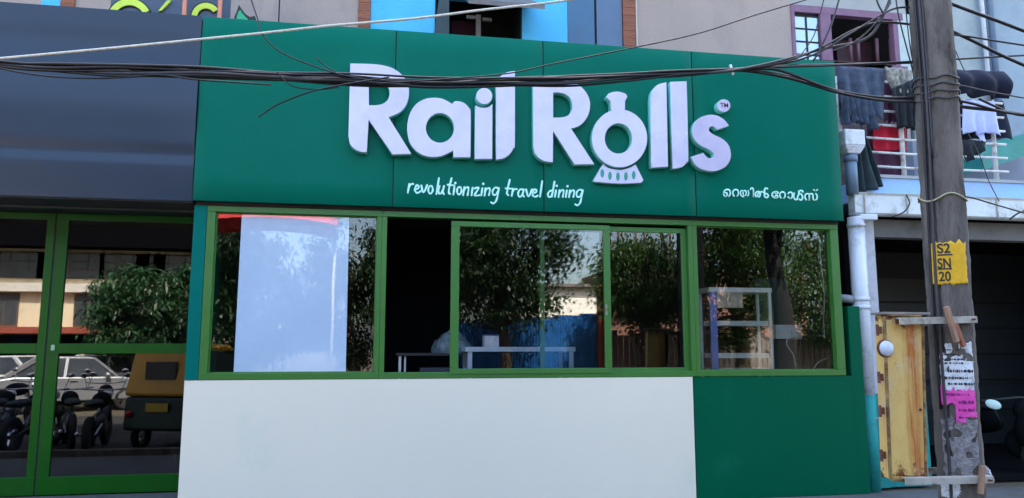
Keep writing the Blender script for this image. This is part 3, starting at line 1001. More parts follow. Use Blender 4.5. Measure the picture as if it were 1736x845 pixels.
# rooftop sign over the neighbour's fascia
rs = empty('rooftop_sign', (-3.0, 0.7, 3.4), 'rooftop board with lime letters on dark blue above the neighbouring fascia', 'sign')
YS = 0.70
a, b = at(184, 30, YS), at(388, 30, YS)
box('board', mat('slate_blue_board', (0.05, 0.08, 0.13), 0.5, 0.2, 2), a.x, b.x, YS + 0.03, YS + 0.07, 3.41, 6.6, rs)
LIME = mat('lime_letter_paint', (0.55, 0.72, 0.06), 0.5)
BOUT = mat('black_letter_outline', (0.01, 0.015, 0.012), 0.6)


def ring_letter(cx, cy, ro, ri, a0, a1, ys=YS, sqx=1.0):
    for rr0, rr1, dy, m_, nm in ((ro + 2.2, ri - 2.2, 0.012, BOUT, 'letter_outline'), (ro, ri, 0.0, LIME, 'letter')):
        ext = 3 if m_ is BOUT else 0
        o = ell(cx, cy, rr0 * sqx, rr0, 24, a0 - ext, a1 + ext)
        i = ell(cx, cy, rr1 * sqx, rr1, 24, a0 - ext, a1 + ext)
        filled(nm, [wl(o + i[::-1], ys + dy)], ys + dy, ys + 0.028, m_, m_, rs, 0.001)


ring_letter(219, 36, 38, 27, -152, -28)
ring_letter(349, 30, 25, 15.5, -170, -35)
filled('letter', [wl([(268, 19), (274, 18), (290, 1), (283, 1)], YS)], YS, YS + 0.028, LIME, LIME, rs, 0.001)
for x in (313, 373):
    a = at(x, 14, 0.60)
    tag(box('sign_strut', mat('salmon_strut_paint', (0.62, 0.22, 0.13), 0.5), a.x - 0.02, a.x + 0.02, 0.58, 0.62, 3.41, 6.7, rs))
sp = [(398, 30), (405, 9), (412, 20), (424, 31)]
tag(filled('leaf_emblem', [wl([(397, 30), (401, 20), (405, 8), (410, 16), (416, 24), (424, 29), (432, 27), (434, 33), (416, 42), (400, 40)], 0.66)], 0.66, 0.68, BOUT, BOUT, rs, 0.001))
tag(filled('leaf_emblem', [wl([(401, 30), (404, 20), (407, 17), (411, 23), (416, 29), (420, 33), (414, 40), (402, 38)], 0.645)], 0.645, 0.66, mat('leaf_green', (0.01, 0.35, 0.16), 0.5), BOUT, rs, 0.001))

# ================================================================== BUILDING BEHIND
YB = 2.2
bb = empty('apartment_building', (1.5, YB, 0), 'beige and sky blue upper storeys rising behind the green fascia', 'building')
HT = 13.4


def bx(px, y=40):
    return at(px, y, YB).x


def wall(x0, x1, z0, z1, m, y0=YB, y1=YB + 0.25, name='wall'):
    return box(name, m, x0, x1, y0, y1, z0, z1, bb)


wall(-9.0, bx(70, 5), 0, HT, BEIGE)
wall(bx(70, 5), bx(104, 5), 0, HT, SKYB, name='blue_wall')
wall(bx(104, 5), bx(128, 5), 0, HT, BROWN, YB - 0.03, name='brown_strip')
wall(bx(128, 5), bx(471), 0, HT, BEIGE)
wall(bx(471), bx(473.5), 0, HT, SEAL, YB + 0.02, name='wall_joint')
wall(bx(473.5), bx(607), 0, HT, BEIGE)
# brown plank strips
for a, b in ((bx(607), bx(628)), (bx(1055), bx(1077))):
    z = 3.4
    wall(a, b, 0, HT, SEAL, YB + 0.01, name='strip_backing')
    while z < HT:
        h = 0.118
        box('plank', BROWN, a + 0.004, b - 0.004, YB - 0.03 - 0.004 * rng.random(), YB + 0.009, z, z + h, bb)
        z += h + 0.004
wall(bx(628), bx(737), 0, HT, SKYB, name='blue_wall')
wall(bx(885), bx(962), 0, HT, SKYB, name='blue_wall')
wall(bx(737), bx(885), 0, 5.2, SKYB, name='blue_wall')
zs = at(885, 20, YB).z
wall(bx(737), bx(885), zs + 0.2, HT, SKYB, name='blue_wall')
# dark balcony opening
xa, xb = bx(737), bx(885)
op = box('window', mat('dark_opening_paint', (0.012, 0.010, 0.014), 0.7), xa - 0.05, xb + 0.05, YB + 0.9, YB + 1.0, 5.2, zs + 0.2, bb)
op['label'] = 'dark recessed window under the grey sunshade'
box('reveal', SEAL, xa, xa + 0.02, YB + 0.01, YB + 0.9, 5.2, zs + 0.2, op)
box('reveal', SEAL, xb - 0.02, xb, YB + 0.01, YB + 0.9, 5.2, zs + 0.2, op)
MB().hexa([(xa - 0.12, YB - 0.05, 5.2), (xa + 0.22, YB - 0.05, 5.2), (xa + 0.22, YB, 5.2), (xa - 0.12, YB, 5.2),
           (xa + 0.06, YB - 0.05, zs + 0.15), (xa + 0.20, YB - 0.05, zs + 0.15), (xa + 0.20, YB, zs + 0.15), (xa + 0.06, YB, zs + 0.15)]).build('side_shade', mat('dark_slate_cloth', (0.03, 0.055, 0.065), 0.7), op)
a = at(811, 40, YB + 0.3)
box('mullion', mat('dusty_grey_post', (0.26, 0.24, 0.25), 0.7), a.x - 0.035, a.x + 0.035, YB + 0.28, YB + 0.34, 5.2, at(811, 26, YB + 0.3).z, op)
box('crossbar', mat('dusty_grey_post', (0.26, 0.24, 0.25), 0.7), at(791, 30, YB + .3).x, at(808, 30, YB + .3).x, YB + 0.29, YB + 0.33, at(800, 32, YB + .3).z, at(800, 27, YB + .3).z, op)
box('crossbar', mat('dusty_grey_post', (0.26, 0.24, 0.25), 0.7), at(818, 30, YB + .3).x, at(834, 30, YB + .3).x, YB + 0.29, YB + 0.33, at(800, 34, YB + .3).z, at(800, 29, YB + .3).z, op)
box('curtain', mat('dark_wine_curtain', (0.05, 0.01, 0.02), 0.9), xa + 0.3, xa + 0.8, YB + 0.7, YB + 0.74, 5.2, zs + 0.1, op)
# sunshade slab tilted forward
a, b = at(787, 4, YB - 0.02), at(922, 18, YB - 0.55)
MB().hexa([(a.x, YB - 0.01, zs + 0.14), (b.x - 0.1, YB - 0.01, zs + 0.14), (b.x, YB - 0.62, zs - 0.24), (a.x - 0.0, YB - 0.62, zs - 0.24),
           (a.x, YB - 0.01, zs + 0.20), (b.x - 0.1, YB - 0.01, zs + 0.20), (b.x, YB - 0.62, zs - 0.17), (a.x - 0.0, YB - 0.62, zs - 0.17)]).build('sunshade', CHAJJA, bb)
# dark blue glazed cladding
for a, b, m_ in ((bx(962), bx(1008), GLASSBLUE), (bx(1011), bx(1055), GLASSBLUE2)):
    box('cladding_panel', m_, a + 0.004, b - 0.004, YB - 0.005, YB + 0.05, 3.4, HT, bb, bevel=0.003)
wall(bx(962), bx(1055), 0, HT, SEAL, YB + 0.051, name='cladding_backing')
wall(bx(1077), bx(1079), 0, HT, mat('pale_edge', (0.5, 0.47, 0.42), 0.7), YB - 0.04, YB + 0.2, name='edge_strip')
wall(bx(1079), 5.5, 0, HT, BEIGE)
wall(5.5, bx(1341), 3.9, HT, BEIGE)
# window in mauve frame
wx0, wx1 = bx(1341), bx(1530)
wzt = at(1435, 16, YB).z
wzb = at(1435, 108, YB).z
wall(wx0, 8.7, wzt + 0.0, HT, mat('grey_lintel_plaster', (0.33, 0.34, 0.33), 0.9, 0.1, 3), name='wall')
wall(wx0, wx1, 3.9, wzb, BEIGE)
wn = box('window', MAUVE, wx0, wx1, YB - 0.02, YB + 0.10, wzt - 0.12, wzt, bb, bevel=0.004)
wn['label'] = 'mauve framed upper window with one glazed casement and a dark open half'
xg0, xg1, xo0, xo1 = bx(1348, 60), bx(1391, 60), bx(1409, 60), bx(1514, 60)
box('frame', MAUVE, wx0, xg0, YB - 0.02, YB + 0.1, wzb, wzt - 0.12, wn, bevel=0.004)
box('frame', MAUVE, xg1, xo0, YB - 0.02, YB + 0.1, wzb, wzt - 0.12, wn, bevel=0.004)
box('frame', MAUVE, xo1, wx1 - 0.10, YB - 0.02, YB + 0.1, wzb, wzt - 0.12, wn, bevel=0.004)
box('frame', mat('pale_green_reveal', (0.44, 0.52, 0.50), 0.8), wx1 - 0.10, wx1 + 0.12, YB - 0.01, YB + 0.09, wzb - 0.6, wzt, wn, bevel=0.004)
box('sill', MAUVE, wx0, wx1, YB - 0.05, YB + 0.1, wzb - 0.06, wzb, wn)
zt, zb_ = wzt - 0.12, wzb
for r in range(4):
    for c_ in range(2):
        h = (zt - zb_) / 3.7
        z1 = zt - 0.06 - r * h
        z0 = max(zb_, z1 - h + 0.035)
        x0 = xg0 + 0.02 + c_ * (xg1 - xg0) / 2
        x1 = x0 + (xg1 - xg0) / 2 - 0.045
        if z1 > zb_:
            box('pane', PANEG, x0, x1, YB + 0.03, YB + 0.04, z0, z1, wn)
box('casement_bars', BOUT, xg0, xg1, YB + 0.045, YB + 0.06, zb_, zt, wn)
box('shutter_leaf', MAROON, bx(1452), xo1, YB + 0.55, YB + 0.6, zb_, zt - 0.15, wn)
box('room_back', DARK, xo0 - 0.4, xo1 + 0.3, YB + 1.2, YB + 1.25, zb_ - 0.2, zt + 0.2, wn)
for px in (1443, 1456, 1488, 1511):
    a, b = at(px, 105, YB + 0.2), at(px - 2, 66, YB + 0.2)
    MB().tube([a, b], 0.028, 8).build('bar', mat('mauve_grey_bar', (0.14, 0.07, 0.09), 0.6), wn, smooth=True)
box('roof_slab', CONC, -9.0, 8.7, YB - 0.25, 8.0, HT, HT + 0.2, bb)
box('rear_wall', BEIGE, -9.0, 8.7, 7.9, 8.1, 0, HT, bb)
box('end_wall', BEIGE, -9.0, -8.8, YB + 0.25, 7.9, 0, HT, bb)
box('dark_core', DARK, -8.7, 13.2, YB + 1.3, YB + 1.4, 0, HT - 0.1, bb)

# ================================================================== RIGHT HOUSE
hs = empty('white_house', (7.0, 0.6, 0), 'small white and turquoise house with balcony at right of the green shop', 'house')
ZP = 1.13
HX0 = 5.76
HXE = 11.5
box('pillar', WALLW, 5.88, 6.115, 0.36, 0.60, ZP, 3.33, hs, bevel=0.006)
box('pillar_base', TURQ, 5.88, 6.117, 0.358, 0.60, 0.0, ZP - 0.001, hs, bevel=0.006)
box('low_wall', TURQ, 6.118, 6.72, 0.40, 0.56, 0.0, 1.02, hs, bevel=0.006)
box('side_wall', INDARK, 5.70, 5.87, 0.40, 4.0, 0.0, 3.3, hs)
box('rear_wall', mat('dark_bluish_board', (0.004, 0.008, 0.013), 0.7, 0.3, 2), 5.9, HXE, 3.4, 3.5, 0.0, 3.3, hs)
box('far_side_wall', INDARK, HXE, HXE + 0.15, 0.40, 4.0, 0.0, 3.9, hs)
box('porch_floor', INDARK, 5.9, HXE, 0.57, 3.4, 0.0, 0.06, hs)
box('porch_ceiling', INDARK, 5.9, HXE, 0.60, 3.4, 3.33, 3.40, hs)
lint = mat('grey_lintel', (0.16, 0.155, 0.15), 0.9, 0.15, 3, dirt=(0.06, 0.06, 0.06), dirt_amt=0.4)
box('lintel', lint, 6.118, HXE, 0.42, 0.60, 3.10, 3.33, hs, bevel=0.005)
# horizontal boards and shelves deep in the porch
for z in (0.85, 1.35, 1.80, 2.25, 2.68):
    box('back_board', mat('dark_slate_board', (0.007, 0.014, 0.021), 0.55, 0.3, 3), 6.0, HXE - 0.1, 3.36, 3.398, z - 0.20, z + 0.20, hs, bevel=0.004)
# gutter
g0, g1 = at(1437, 330, 0.30), at(1437, 366, 0.30)
gp = [(0.16, g1.z + 0.02), (0.16, g0.z - 0.03), (0.13, g0.z), (0.30, g0.z), (0.30, g1.z), (0.19, g1.z)]
mb = MB()
n = len(gp)
x0g, x1g = HX0 - 0.03, HXE
mb.v = [(x0g, y, z) for y, z in gp] + [(x1g, y, z) for y, z in gp]
mb.f = [tuple(range(n)), tuple(n + i for i in reversed(range(n)))] + [(i, (i + 1) % n, n + (i + 1) % n, n + i) for i in range(n)]
mb.mi = [0] * len(mb.f)
mb.build('gutter', GUTTER, hs, bevel=0.006)
box('gutter_outlet', GUTTER, HX0 + 0.02, HX0 + 0.26, 0.14, 0.30, g1.z - 0.07, g1.z - 0.001, hs, bevel=0.01)
for px in (1466, 1538, 1690):
    a = at(px, 345, 0.15)
    box('gutter_bracket', GALV, a.x - 0.008, a.x + 0.008, 0.145, 0.158, g1.z, g0.z - 0.02, hs)
# balcony slab and back wall
sb0, sb1 = at(1500, 334, 0.32).z, at(1500, 302, 0.32).z
box('balcony_slab', SLABB, 6.02, HXE, 0.32, 2.19, g0.z - 0.02, sb1, hs, bevel=0.005)
box('balcony_edge_coping', mat('grey_coping', (0.36, 0.38, 0.38), 0.8, 0.15, 6), 6.0, HXE + 0.02, 0.30, 0.46, sb1 + 0.001, sb1 + 0.04, hs)
box('balcony_wall', PALEW, bx(1530, 90) + 0.12, 9.62, YB, YB + 0.2, sb1, HT, hs)
box('balcony_wall', mat('pale_blue_wall', (0.27, 0.34, 0.39), 0.9, 0.1, 2, dirt=(0.22, 0.27, 0.31), dirt_amt=0.3), 9.62, 13.5, YB + 0.0, YB + 0.2, sb1, HT, hs)
box('balcony_door', MAROON, 6.60, 7.95, YB - 0.05, YB - 0.001, sb1 + 0.01, 6.20, hs, bevel=0.005)
box('door_panel', mat('darker_maroon', (0.025, 0.004, 0.01), 0.6), 6.75, 7.20, YB - 0.062, YB - 0.051, sb1 + 0.3, 6.05, hs, bevel=0.004)
box('door_panel', mat('darker_maroon', (0.025, 0.004, 0.01), 0.6), 7.32, 7.80, YB - 0.062, YB - 0.051, sb1 + 0.3, 6.05, hs, bevel=0.004)
for px, r, m_ in ((1669, 0.035, PVC), (1683, 0.05, BLUEPIPE)):
    a = at(px, 60, YB - 0.08)
    MB().tube([(a.x, YB - 0.08, sb1 + 0.5), (a.x, YB - 0.08, HT)], r, 12).build('wall_pipe', m_, hs, smooth=True)
# roof sheet behind the balcony's right end
a, b = at(1648, 283, 1.2), at(1760, 236, 1.2)
MB().hexa([(a.x, 1.0, a.z - 0.10), (b.x, 1.0, b.z - 0.16), (b.x, 1.9, b.z - 0.1), (a.x, 1.9, a.z - 0.02),
           (a.x, 1.0, a.z + 0.12), (b.x, 1.0, b.z + 0.12), (b.x, 1.9, b.z + 0.18), (a.x, 1.9, a.z + 0.18)]).build('green_awning', mat('sea_green_sheet', (0.03, 0.26, 0.20), 0.5, 0.15, 3, bump=0.3), hs)
box('store_room_wall', mat('grey_store_wall', (0.24, 0.25, 0.27), 0.9, 0.15, 2), 8.0, 12.5, 1.9, 2.1, sb1, 4.9, hs)
# railing
rl = empty('balcony_railing', (7.4, 0.38, sb1), 'white pipe balcony railing with rusty spots above the light blue slab', 'railing')
zr = [at(1450, y, 0.38).z for y in (135, 160, 185, 209, 232, 256, 280)]
for z in zr:
    MB().tube([(5.75, 0.38, z), (6.66, 0.38, z - 0.01), (8.0, 0.38, z), (8.18, 0.38, z)], 0.017, 8).build('rail', RAILM, rl, smooth=True)
    o = MB().tube([(5.75, 0.40, z), (5.75, 2.15, z)], 0.017, 8).build('rail', RAILM, rl, smooth=True)
for x in (5.75, 6.64, 8.02):
    MB().tube([(x, 0.41, sb1 + 0.04), (x, 0.41, zr[0] + 0.03)], 0.032, 10).build('post', RAILM, rl, smooth=True)
# hopper and blue pipe, big downpipe
pp = empty('rainwater_pipe', (5.92, 0.2, g0.z), 'short blue grey pipe under a white square hopper by the fascia end', 'pipe')
a, b = at(1424, 222, 0.16), at(1459, 244, 0.16)
h0 = at(1440, 262, 0.16).z
MB().hexa([(a.x + 0.05, 0.10, h0), (b.x - 0.05, 0.10, h0), (b.x - 0.05, 0.26, h0), (a.x + 0.05, 0.26, h0),
           (a.x + 0.0, 0.06, b.z - 0.05), (b.x, 0.06, b.z - 0.05), (b.x, 0.30, b.z - 0.05), (a.x, 0.30, b.z - 0.05)]).build('hopper_neck', PVC, pp, bevel=0.012)
box('hopper', PVC, a.x, b.x, 0.06, 0.30, b.z - 0.05, a.z, pp, bevel=0.015)
c0, c1 = at(1440, 262, 0.18), at(1447, 330, 0.18)
MB().tube([(c0.x + 0.01, 0.18, c0.z), (c0.x + 0.01, 0.18, c1.z)], 0.073, 16).build('pipe_run', BLUEPIPE, pp, smooth=True)
MB().tube([(c0.x + 0.01, 0.18, c0.z - 0.02), (c0.x + 0.01, 0.18, c0.z - 0.10)], 0.085, 16).build('collar', BLUEPIPE, pp, smooth=True)
dp = empty('downpipe', (5.86, 0.24, 0), 'white downpipe painted turquoise at its foot beside the green end wall', 'pipe')
xp = at(1459, 509, 0.24).x
MB().tube([(xp, 0.24, ZP), (xp, 0.24, g1.z - 0.03)], 0.098, 20).build('pipe_upper', PVC, dp, smooth=True)
MB().tube([(xp, 0.24, 0.0), (xp, 0.24, ZP - 0.001)], 0.0985, 20).build('pipe_lower', TURQ, dp, smooth=True)
for z in (2.16, 2.26, 3.18):
    MB().tube([(xp, 0.24, z), (xp, 0.24, z + 0.05)], 0.108, 20).build('collar', PVC, dp, smooth=True)
MB().tube([(xp - 0.30, 0.25, 2.30), (xp - 0.06, 0.25, 2.28)], 0.05, 14).build('side_spigot', mat('grey_spigot', (0.25, 0.27, 0.3), 0.5), dp, smooth=True)
MB().tube([(xp - 0.14, 0.20, 0.86), (xp + 0.14, 0.13, 0.85), (xp + 0.4, 0.30, 0.84)], 0.006, 6).build('tie_wire', GALV, dp, smooth=True)


# ------------------------------------------------------------------ laundry
def cloth(name, label, quad, Y, m, folds=4, amp=0.03, hem=0.04, th=0.006, seed=1, nu=22, nv=16, belly=0.0, cat='laundry'):
    TL, TR, BR, BL = [at(p[0], p[1], Y) for p in quad]
    P = []
    for j in range(nv + 1):
        v = j / nv
        row = []
        for i in range(nu + 1):
            u = i / nu
            a = TL.lerp(TR, u)
            b = BL.lerp(BR, u)
            p = a.lerp(b, v)
            k = noise.noise(Vector((u * 3 + seed, v * 2, seed)))
            p.y += amp * (0.25 + v) * math.sin(folds * 2 * math.pi * (u + 0.05 * math.sin(3 * v + seed)) + seed) + 0.5 * amp * k - belly * math.sin(math.pi * v)
            p.z += 0.55 * hem * v * noise.noise(Vector((u * 5 + seed * 3, 0.3, 7))) - 0.01 * abs(math.sin(folds * math.pi * u)) * (1 - v)
            p.x += 0.02 * v * math.sin(seed + u * 9)
            row.append(p)
        P.append(row)
    o = MB().grid(P).build(name, m, smooth=True, loc=tuple((TL + TR) / 2), solid=th)
    return tag(o, label, cat, 'laundry hanging on the balcony railing')


DENIM = mat('slate_blue_denim', (0.050, 0.075, 0.12), 0.9, 0.3, 9, bump=0.4, bscale=60, sheen=0.1, dirt=(0.02, 0.03, 0.05), dirt_amt=0.4, dirt_scale=6)
BLACKC = mat('charcoal_cloth', (0.012, 0.017, 0.022), 0.9, 0.3, 9, bump=0.3, bscale=60)
NAVYC = mat('navy_cloth', (0.005, 0.009, 0.026), 0.9, 0.3, 9, bump=0.3, bscale=60)
TEALC = mat('dark_teal_cloth', (0.025, 0.048, 0.055), 0.9, 0.3, 6, bump=0.3, bscale=60)
REDC = mat('crimson_cloth', (0.50, 0.008, 0.035), 0.85, 0.2, 6, bump=0.3, bscale=60)
WHITEC = mat('white_lavender_cloth', (0.52, 0.58, 0.95), 0.85, 0.1, 6, bump=0.3, bscale=60)
BEIGEC = mat('patterned_beige_cloth', (0.30, 0.29, 0.25), 0.9, 0.6, 22, bump=0.3, bscale=60)
PURPC = mat('plum_cloth', (0.07, 0.02, 0.05), 0.9, 0.3, 8)
cloth('trousers', 'slate blue denim trousers hung over the top rail next to the fascia', [(1419, 112), (1501, 116), (1502, 200), (1424, 198)], 0.33, DENIM, 3, 0.035, 0.16, seed=2)
cloth('bunched_denim', 'bunched denim leg hanging in front of the trousers, knotted low', [(1422, 160), (1470, 158), (1486, 214), (1430, 208)], 0.28, DENIM, 5, 0.05, 0.14, seed=5)
cloth('patterned_scarf', 'crumpled beige and black patterned scarf left of the pole', [(1500, 113), (1548, 118), (1546, 168), (1514, 150)], 0.31, BEIGEC, 4, 0.045, 0.1, seed=3)
cloth('black_shirt', 'black shirt with folded sleeves tucked against the left of the pole', [(1512, 150), (1560, 128), (1566, 220), (1522, 218)], 0.27, BLACKC, 4, 0.045, 0.1, seed=4)
cloth('plum_cloth', 'plum cloth behind the denim trousers and patterned scarf', [(1496, 138), (1524, 140), (1522, 210), (1500, 208)], 0.45, PURPC, 2, 0.03, 0.1, seed=9)
cloth('red_shirt', 'crimson red cloth hung on the lower rails of the balcony', [(1480, 212), (1534, 208), (1536, 256), (1482, 254)], 0.46, REDC, 2, 0.03, 0.05, seed=6)
cloth('wine_sheet', 'dark wine sheet below the crimson cloth, nearest the slab', [(1470, 215), (1538, 216), (1540, 300), (1472, 300)], 0.52, PURPC, 3, 0.02, 0.02, seed=8)
# long dark skirt draped from railing, flaring to the lower right
cloth('dark_skirt', 'long dark teal skirt draped to a point over the gutter', [(1452, 214), (1464, 222), (1497, 318), (1449, 331)], 0.22, TEALC, 2.5, 0.045, 0.10, seed=7)
# folded navy bedding over the rail right of the pole
cloth('folded_bedding', 'thick navy bedding folded over the top rail right of the pole', [(1612, 119), (1700, 122), (1706, 166), (1614, 158)], 0.33, NAVYC, 2.5, 0.045, 0.12, th=0.03, seed=21, belly=0.10)
cloth('navy_sheet', 'black sheet hanging under the rolled navy bedding behind the white shirt', [(1612, 168), (1700, 172), (1712, 236), (1618, 236)], 0.44, NAVYC, 3, 0.03, 0.12, seed=11)
cloth('white_shirt', 'white shirt with ragged hem hanging right of the pole', [(1632, 169), (1684, 171), (1694, 226), (1634, 226)], 0.31, WHITEC, 3, 0.03, 0.12, seed=12)
cloth('white_ribbon', 'narrow white strip dangling below the white shirt', [(1655, 224), (1668, 226), (1674, 240), (1662, 240)], 0.33, WHITEC, 1, 0.01, 0.06, seed=15)
cloth('black_rag', 'small black rag hanging to a point below the white shirt', [(1624, 236), (1674, 238), (1668, 256), (1640, 276)], 0.34, BLACKC, 2, 0.03, 0.08, seed=13)

# motor scooter in the porch with its pale mirror
scm = empty('parked_scooter', (8.35, 1.0, 0.06), 'dark scooter in the porch right of the pole with one pale oval mirror', 'scooter')
dm = mat('dark_scooter_paint', (0.003, 0.005, 0.006), 0.8, 0.1, 3, spec=0.1)
mc = at(1684, 686, 0.75)
mb = MB()
mb.ball((0, 0, 0), 1.0, 18, 10, (0.125, 0.02, 0.062))
o = mb.build('mirror', mat('bright_mirror_face', (0.50, 0.70, 0.66), 0.25, 0.05, 3), None, smooth=True)
o.parent = scm
o.location = mc - Vector((8.35, 1.0, 0.06))
o.rotation_euler = (0, R(14), 0)
MB().tube([(mc.x, 0.78, mc.z), (mc.x + 0.16, 0.84, mc.z - 0.22), (mc.x + 0.22, 0.9, mc.z - 0.30)], 0.010, 6).build('mirror_stem', BOUT, scm, smooth=True)
MB().tube([(mc.x - 0.05, 0.9, 0.98), (8.55, 0.92, 1.02), (9.0, 0.9, 0.98)], 0.02, 8).build('handlebar', BOUT, scm, smooth=True)
mb = MB()
for t0, (yy, zz, ww, hh) in enumerate(((0.85, 0.85, 0.16, 0.16), (0.80, 0.60, 0.2, 0.25), (1.0, 0.40, 0.18, 0.2))):
    mb.ball((8.55, yy, zz), 1.0, 14, 8, (ww, hh * 0.6, hh))
mb.build('front_cowl', dm, scm, smooth=True)
mb = MB()
mb.ball((8.55, 1.75, 0.66), 1.0, 16, 8, (0.19, 0.55, 0.2))
mb.build('rear_body', dm, scm, smooth=True)
mb = MB()
mb.ball((8.55, 1.75, 0.86), 1.0, 16, 8, (0.15, 0.42, 0.07))
mb.build('seat', BOUT, scm, smooth=True)


def wheel(parent, c, r, w, axis='x', hub=STEEL, name='wheel'):
    """tyre with a rim under it, axis = 'x' or 'y'"""
    c = Vector(c)
    ax = Vector((1, 0, 0)) if axis == 'x' else Vector((0, 1, 0))
    s = Vector((0, 1, 0)) if axis == 'x' else Vector((1, 0, 0))
    u = Vector((0, 0, 1))
    mb = MB()
    prf = [(r * 0.66, -w / 2), (r * 0.93, -w / 2), (r, -w * 0.3), (r, w * 0.3), (r * 0.93, w / 2), (r * 0.66, w / 2)]
    n = 24
    for k in range(n):
        a = 2 * math.pi * k / n
        for rr, xx in prf:
            mb.v.append(tuple(c + ax * xx + (s * math.cos(a) + u * math.sin(a)) * rr))
    m_ = len(prf)
    for k in range(n):
        for j in range(m_):
            mb.face((k * m_ + j, k * m_ + (j + 1) % m_, ((k + 1) % n) * m_ + (j + 1) % m_, ((k + 1) % n) * m_ + j))
    o = mb.build(name, TYRE, parent, smooth=True)
    mb = MB()
    mb.tube([c - ax * w * 0.2, c + ax * w * 0.2], r * 0.22, 12)
    for k in range(5):
        a = 2 * math.pi * k / 5
        d = s * math.cos(a) + u * math.sin(a)
        mb.bar(c + d * r * 0.15, c + d * r * 0.68, w * 0.3, w * 0.3)
    mb.build('rim', hub, o)
    return o


wheel(scm, (8.55, 0.72, 0.29), 0.23, 0.10)
wheel(scm, (8.55, 2.05, 0.29), 0.23, 0.10)

# ================================================================== POLE AND WHAT IS ON IT
YP = -2.5
ct_, cb_ = at(1576, 0, YP), at(1631, 845, YP)
dz = ct_.z - cb_.z
slope = (ct_.x - cb_.x) / dz
PX0 = cb_.x - slope * cb_.z       # x at ground
HP = 7.6
PR0, PR1 = (at(1666, 845, YP).x - at(1597, 845, YP).x) / 2, (at(1607, 0, YP).x - at(1545, 0, YP).x) / 2
rot = R(55)


def pole_r(th, z):
    base = PR0 + (PR1 - PR0) * (z - cb_.z) / dz
    c, s = abs(math.cos(th - rot)), abs(math.sin(th - rot))
    k = 3.4
    rr = base * 0.93 / ((c ** k + s ** k) ** (1 / k))
    return rr


def pole_pt(th, z, off=0.0):
    r = pole_r(th, z) + off
    return Vector((PX0 + slope * z + r * math.cos(th), YP + r * math.sin(th) * 0.9, z))


def th_for(px, z):
    best = None
    for k in range(136, 318):
        p = pole_pt(R(k), z)
        d = p - Vector((0, CAMY, CAMZ))
        cx_ = d.dot(Vector(_Rt)) / d.dot(Vector(_F))
        e = abs(cx_ * FPX + 868 - px)
        if best is None or e < best[0]:
            best = (e, k)
    return best[1]


pole = empty('utility_pole', (PX0, YP, 0), 'weathered grey concrete utility pole in front of the white house', 'pole')
GROOVE = th_for(1589, 2.2)
rows = []
for i in range(241):
    z = HP * i / 240
    row = []
    for j in range(61):
        th = 2 * math.pi * (j % 60) / 60
        d = 0.012 * noise.noise(Vector((math.cos(th) * 2, math.sin(th) * 2, z * 5))) + 0.010 * min(0, noise.noise(Vector((math.cos(th) * 5, math.sin(th) * 5, z * 9 + 4))) - 0.1) + 0.007 * noise.noise(Vector((math.cos(th) * 9, math.sin(th) * 9, z * 14)))
        if abs(((th - R(GROOVE) + math.pi) % (2 * math.pi)) - math.pi) < R(8):
            d -= 0.028
        row.append(pole_pt(th, z, d))
    rows.append(row)
mb = MB().grid(rows)
mb.face(tuple(240 * 61 + j for j in range(60)))
mb.build('shaft', CONC, pole, smooth=True)


def pole_run(th, z0, z1, r, m, name, wob=0.006):
    pts = [pole_pt(R(th) + wob * 6 * math.sin(z * 2.1), z, r * 0.8) for z in [z0 + (z1 - z0) * k / 30 for k in range(31)]]
    return MB().tube(pts, r, 8).build(name, m, pole, smooth=True)


pole_run(GROOVE + 1, 0.2, 7.3, 0.012, CABLEG, 'earth_wire')
pole_run(GROOVE - 9, 1.2, 7.0, 0.010, CABLE, 'service_wire')
pole_run(GROOVE + 7, 3.3, 7.0, 0.008, CABLEG, 'service_wire')
# angle brackets
for y0, x0, x1, yb_ in ((543, 1526, 1658, 0.05), (815, 1536, 1686, 0.04)):
    a, b = at(x0, y0 + 2, YP - PR0 - 0.03), at(x1, y0 - 1, YP - PR0 - 0.03)
    MB().bar((a.x, YP - PR0 - 0.02, a.z), (b.x, YP - PR0 - 0.02, b.z), 0.012, 0.055).build('angle_bracket', GALV, pole, bevel=0.003)
    MB().bar((a.x, YP - PR0 + 0.002, a.z + 0.024), (b.x, YP - PR0 + 0.002, b.z + 0.024), 0.045, 0.008).build('angle_bracket', GALV, pole)
    MB().bar((a.x + 0.4, YP + PR0 + 0.03, a.z), (b.x + 0.12, YP + PR0 + 0.03, b.z), 0.012, 0.055).build('angle_bracket', GALV, pole)
    MB().tube([(b.x - 0.05, YP - PR0 - 0.06, b.z), (b.x - 0.05, YP + PR0 + 0.06, b.z)], 0.008, 8).build('bolt', RUSTY, pole, smooth=True)
for (x0, y0), (x1, y1), lab in (((1604, 520), (1622, 580), 'upper splintered wooden wedge jammed behind the upper bracket'), ((1666, 790), (1662, 838), 'wooden wedge jammed upright behind the lower bracket')):
    a, b = at(x0, y0, YP - PR0 - 0.06), at(x1, y1, YP - PR0 - 0.05)
    o = MB().bar(a, b, 0.035, 0.04).build('wooden_wedge', WOOD, bevel=0.005, loc=b)
    tag(o, lab, 'wood wedge')
a, b = at(1618, 548, YP - PR0 - 0.035), at(1634, 588, YP - PR0 - 0.02)
tag(MB().bar(a, b, 0.03, 0.04).build('wooden_wedge', mat('reddish_wood', (0.30, 0.11, 0.06), 0.8, 0.3, 8), bevel=0.005, loc=b), 'short reddish wooden wedge right of the splintered one', 'wood wedge')


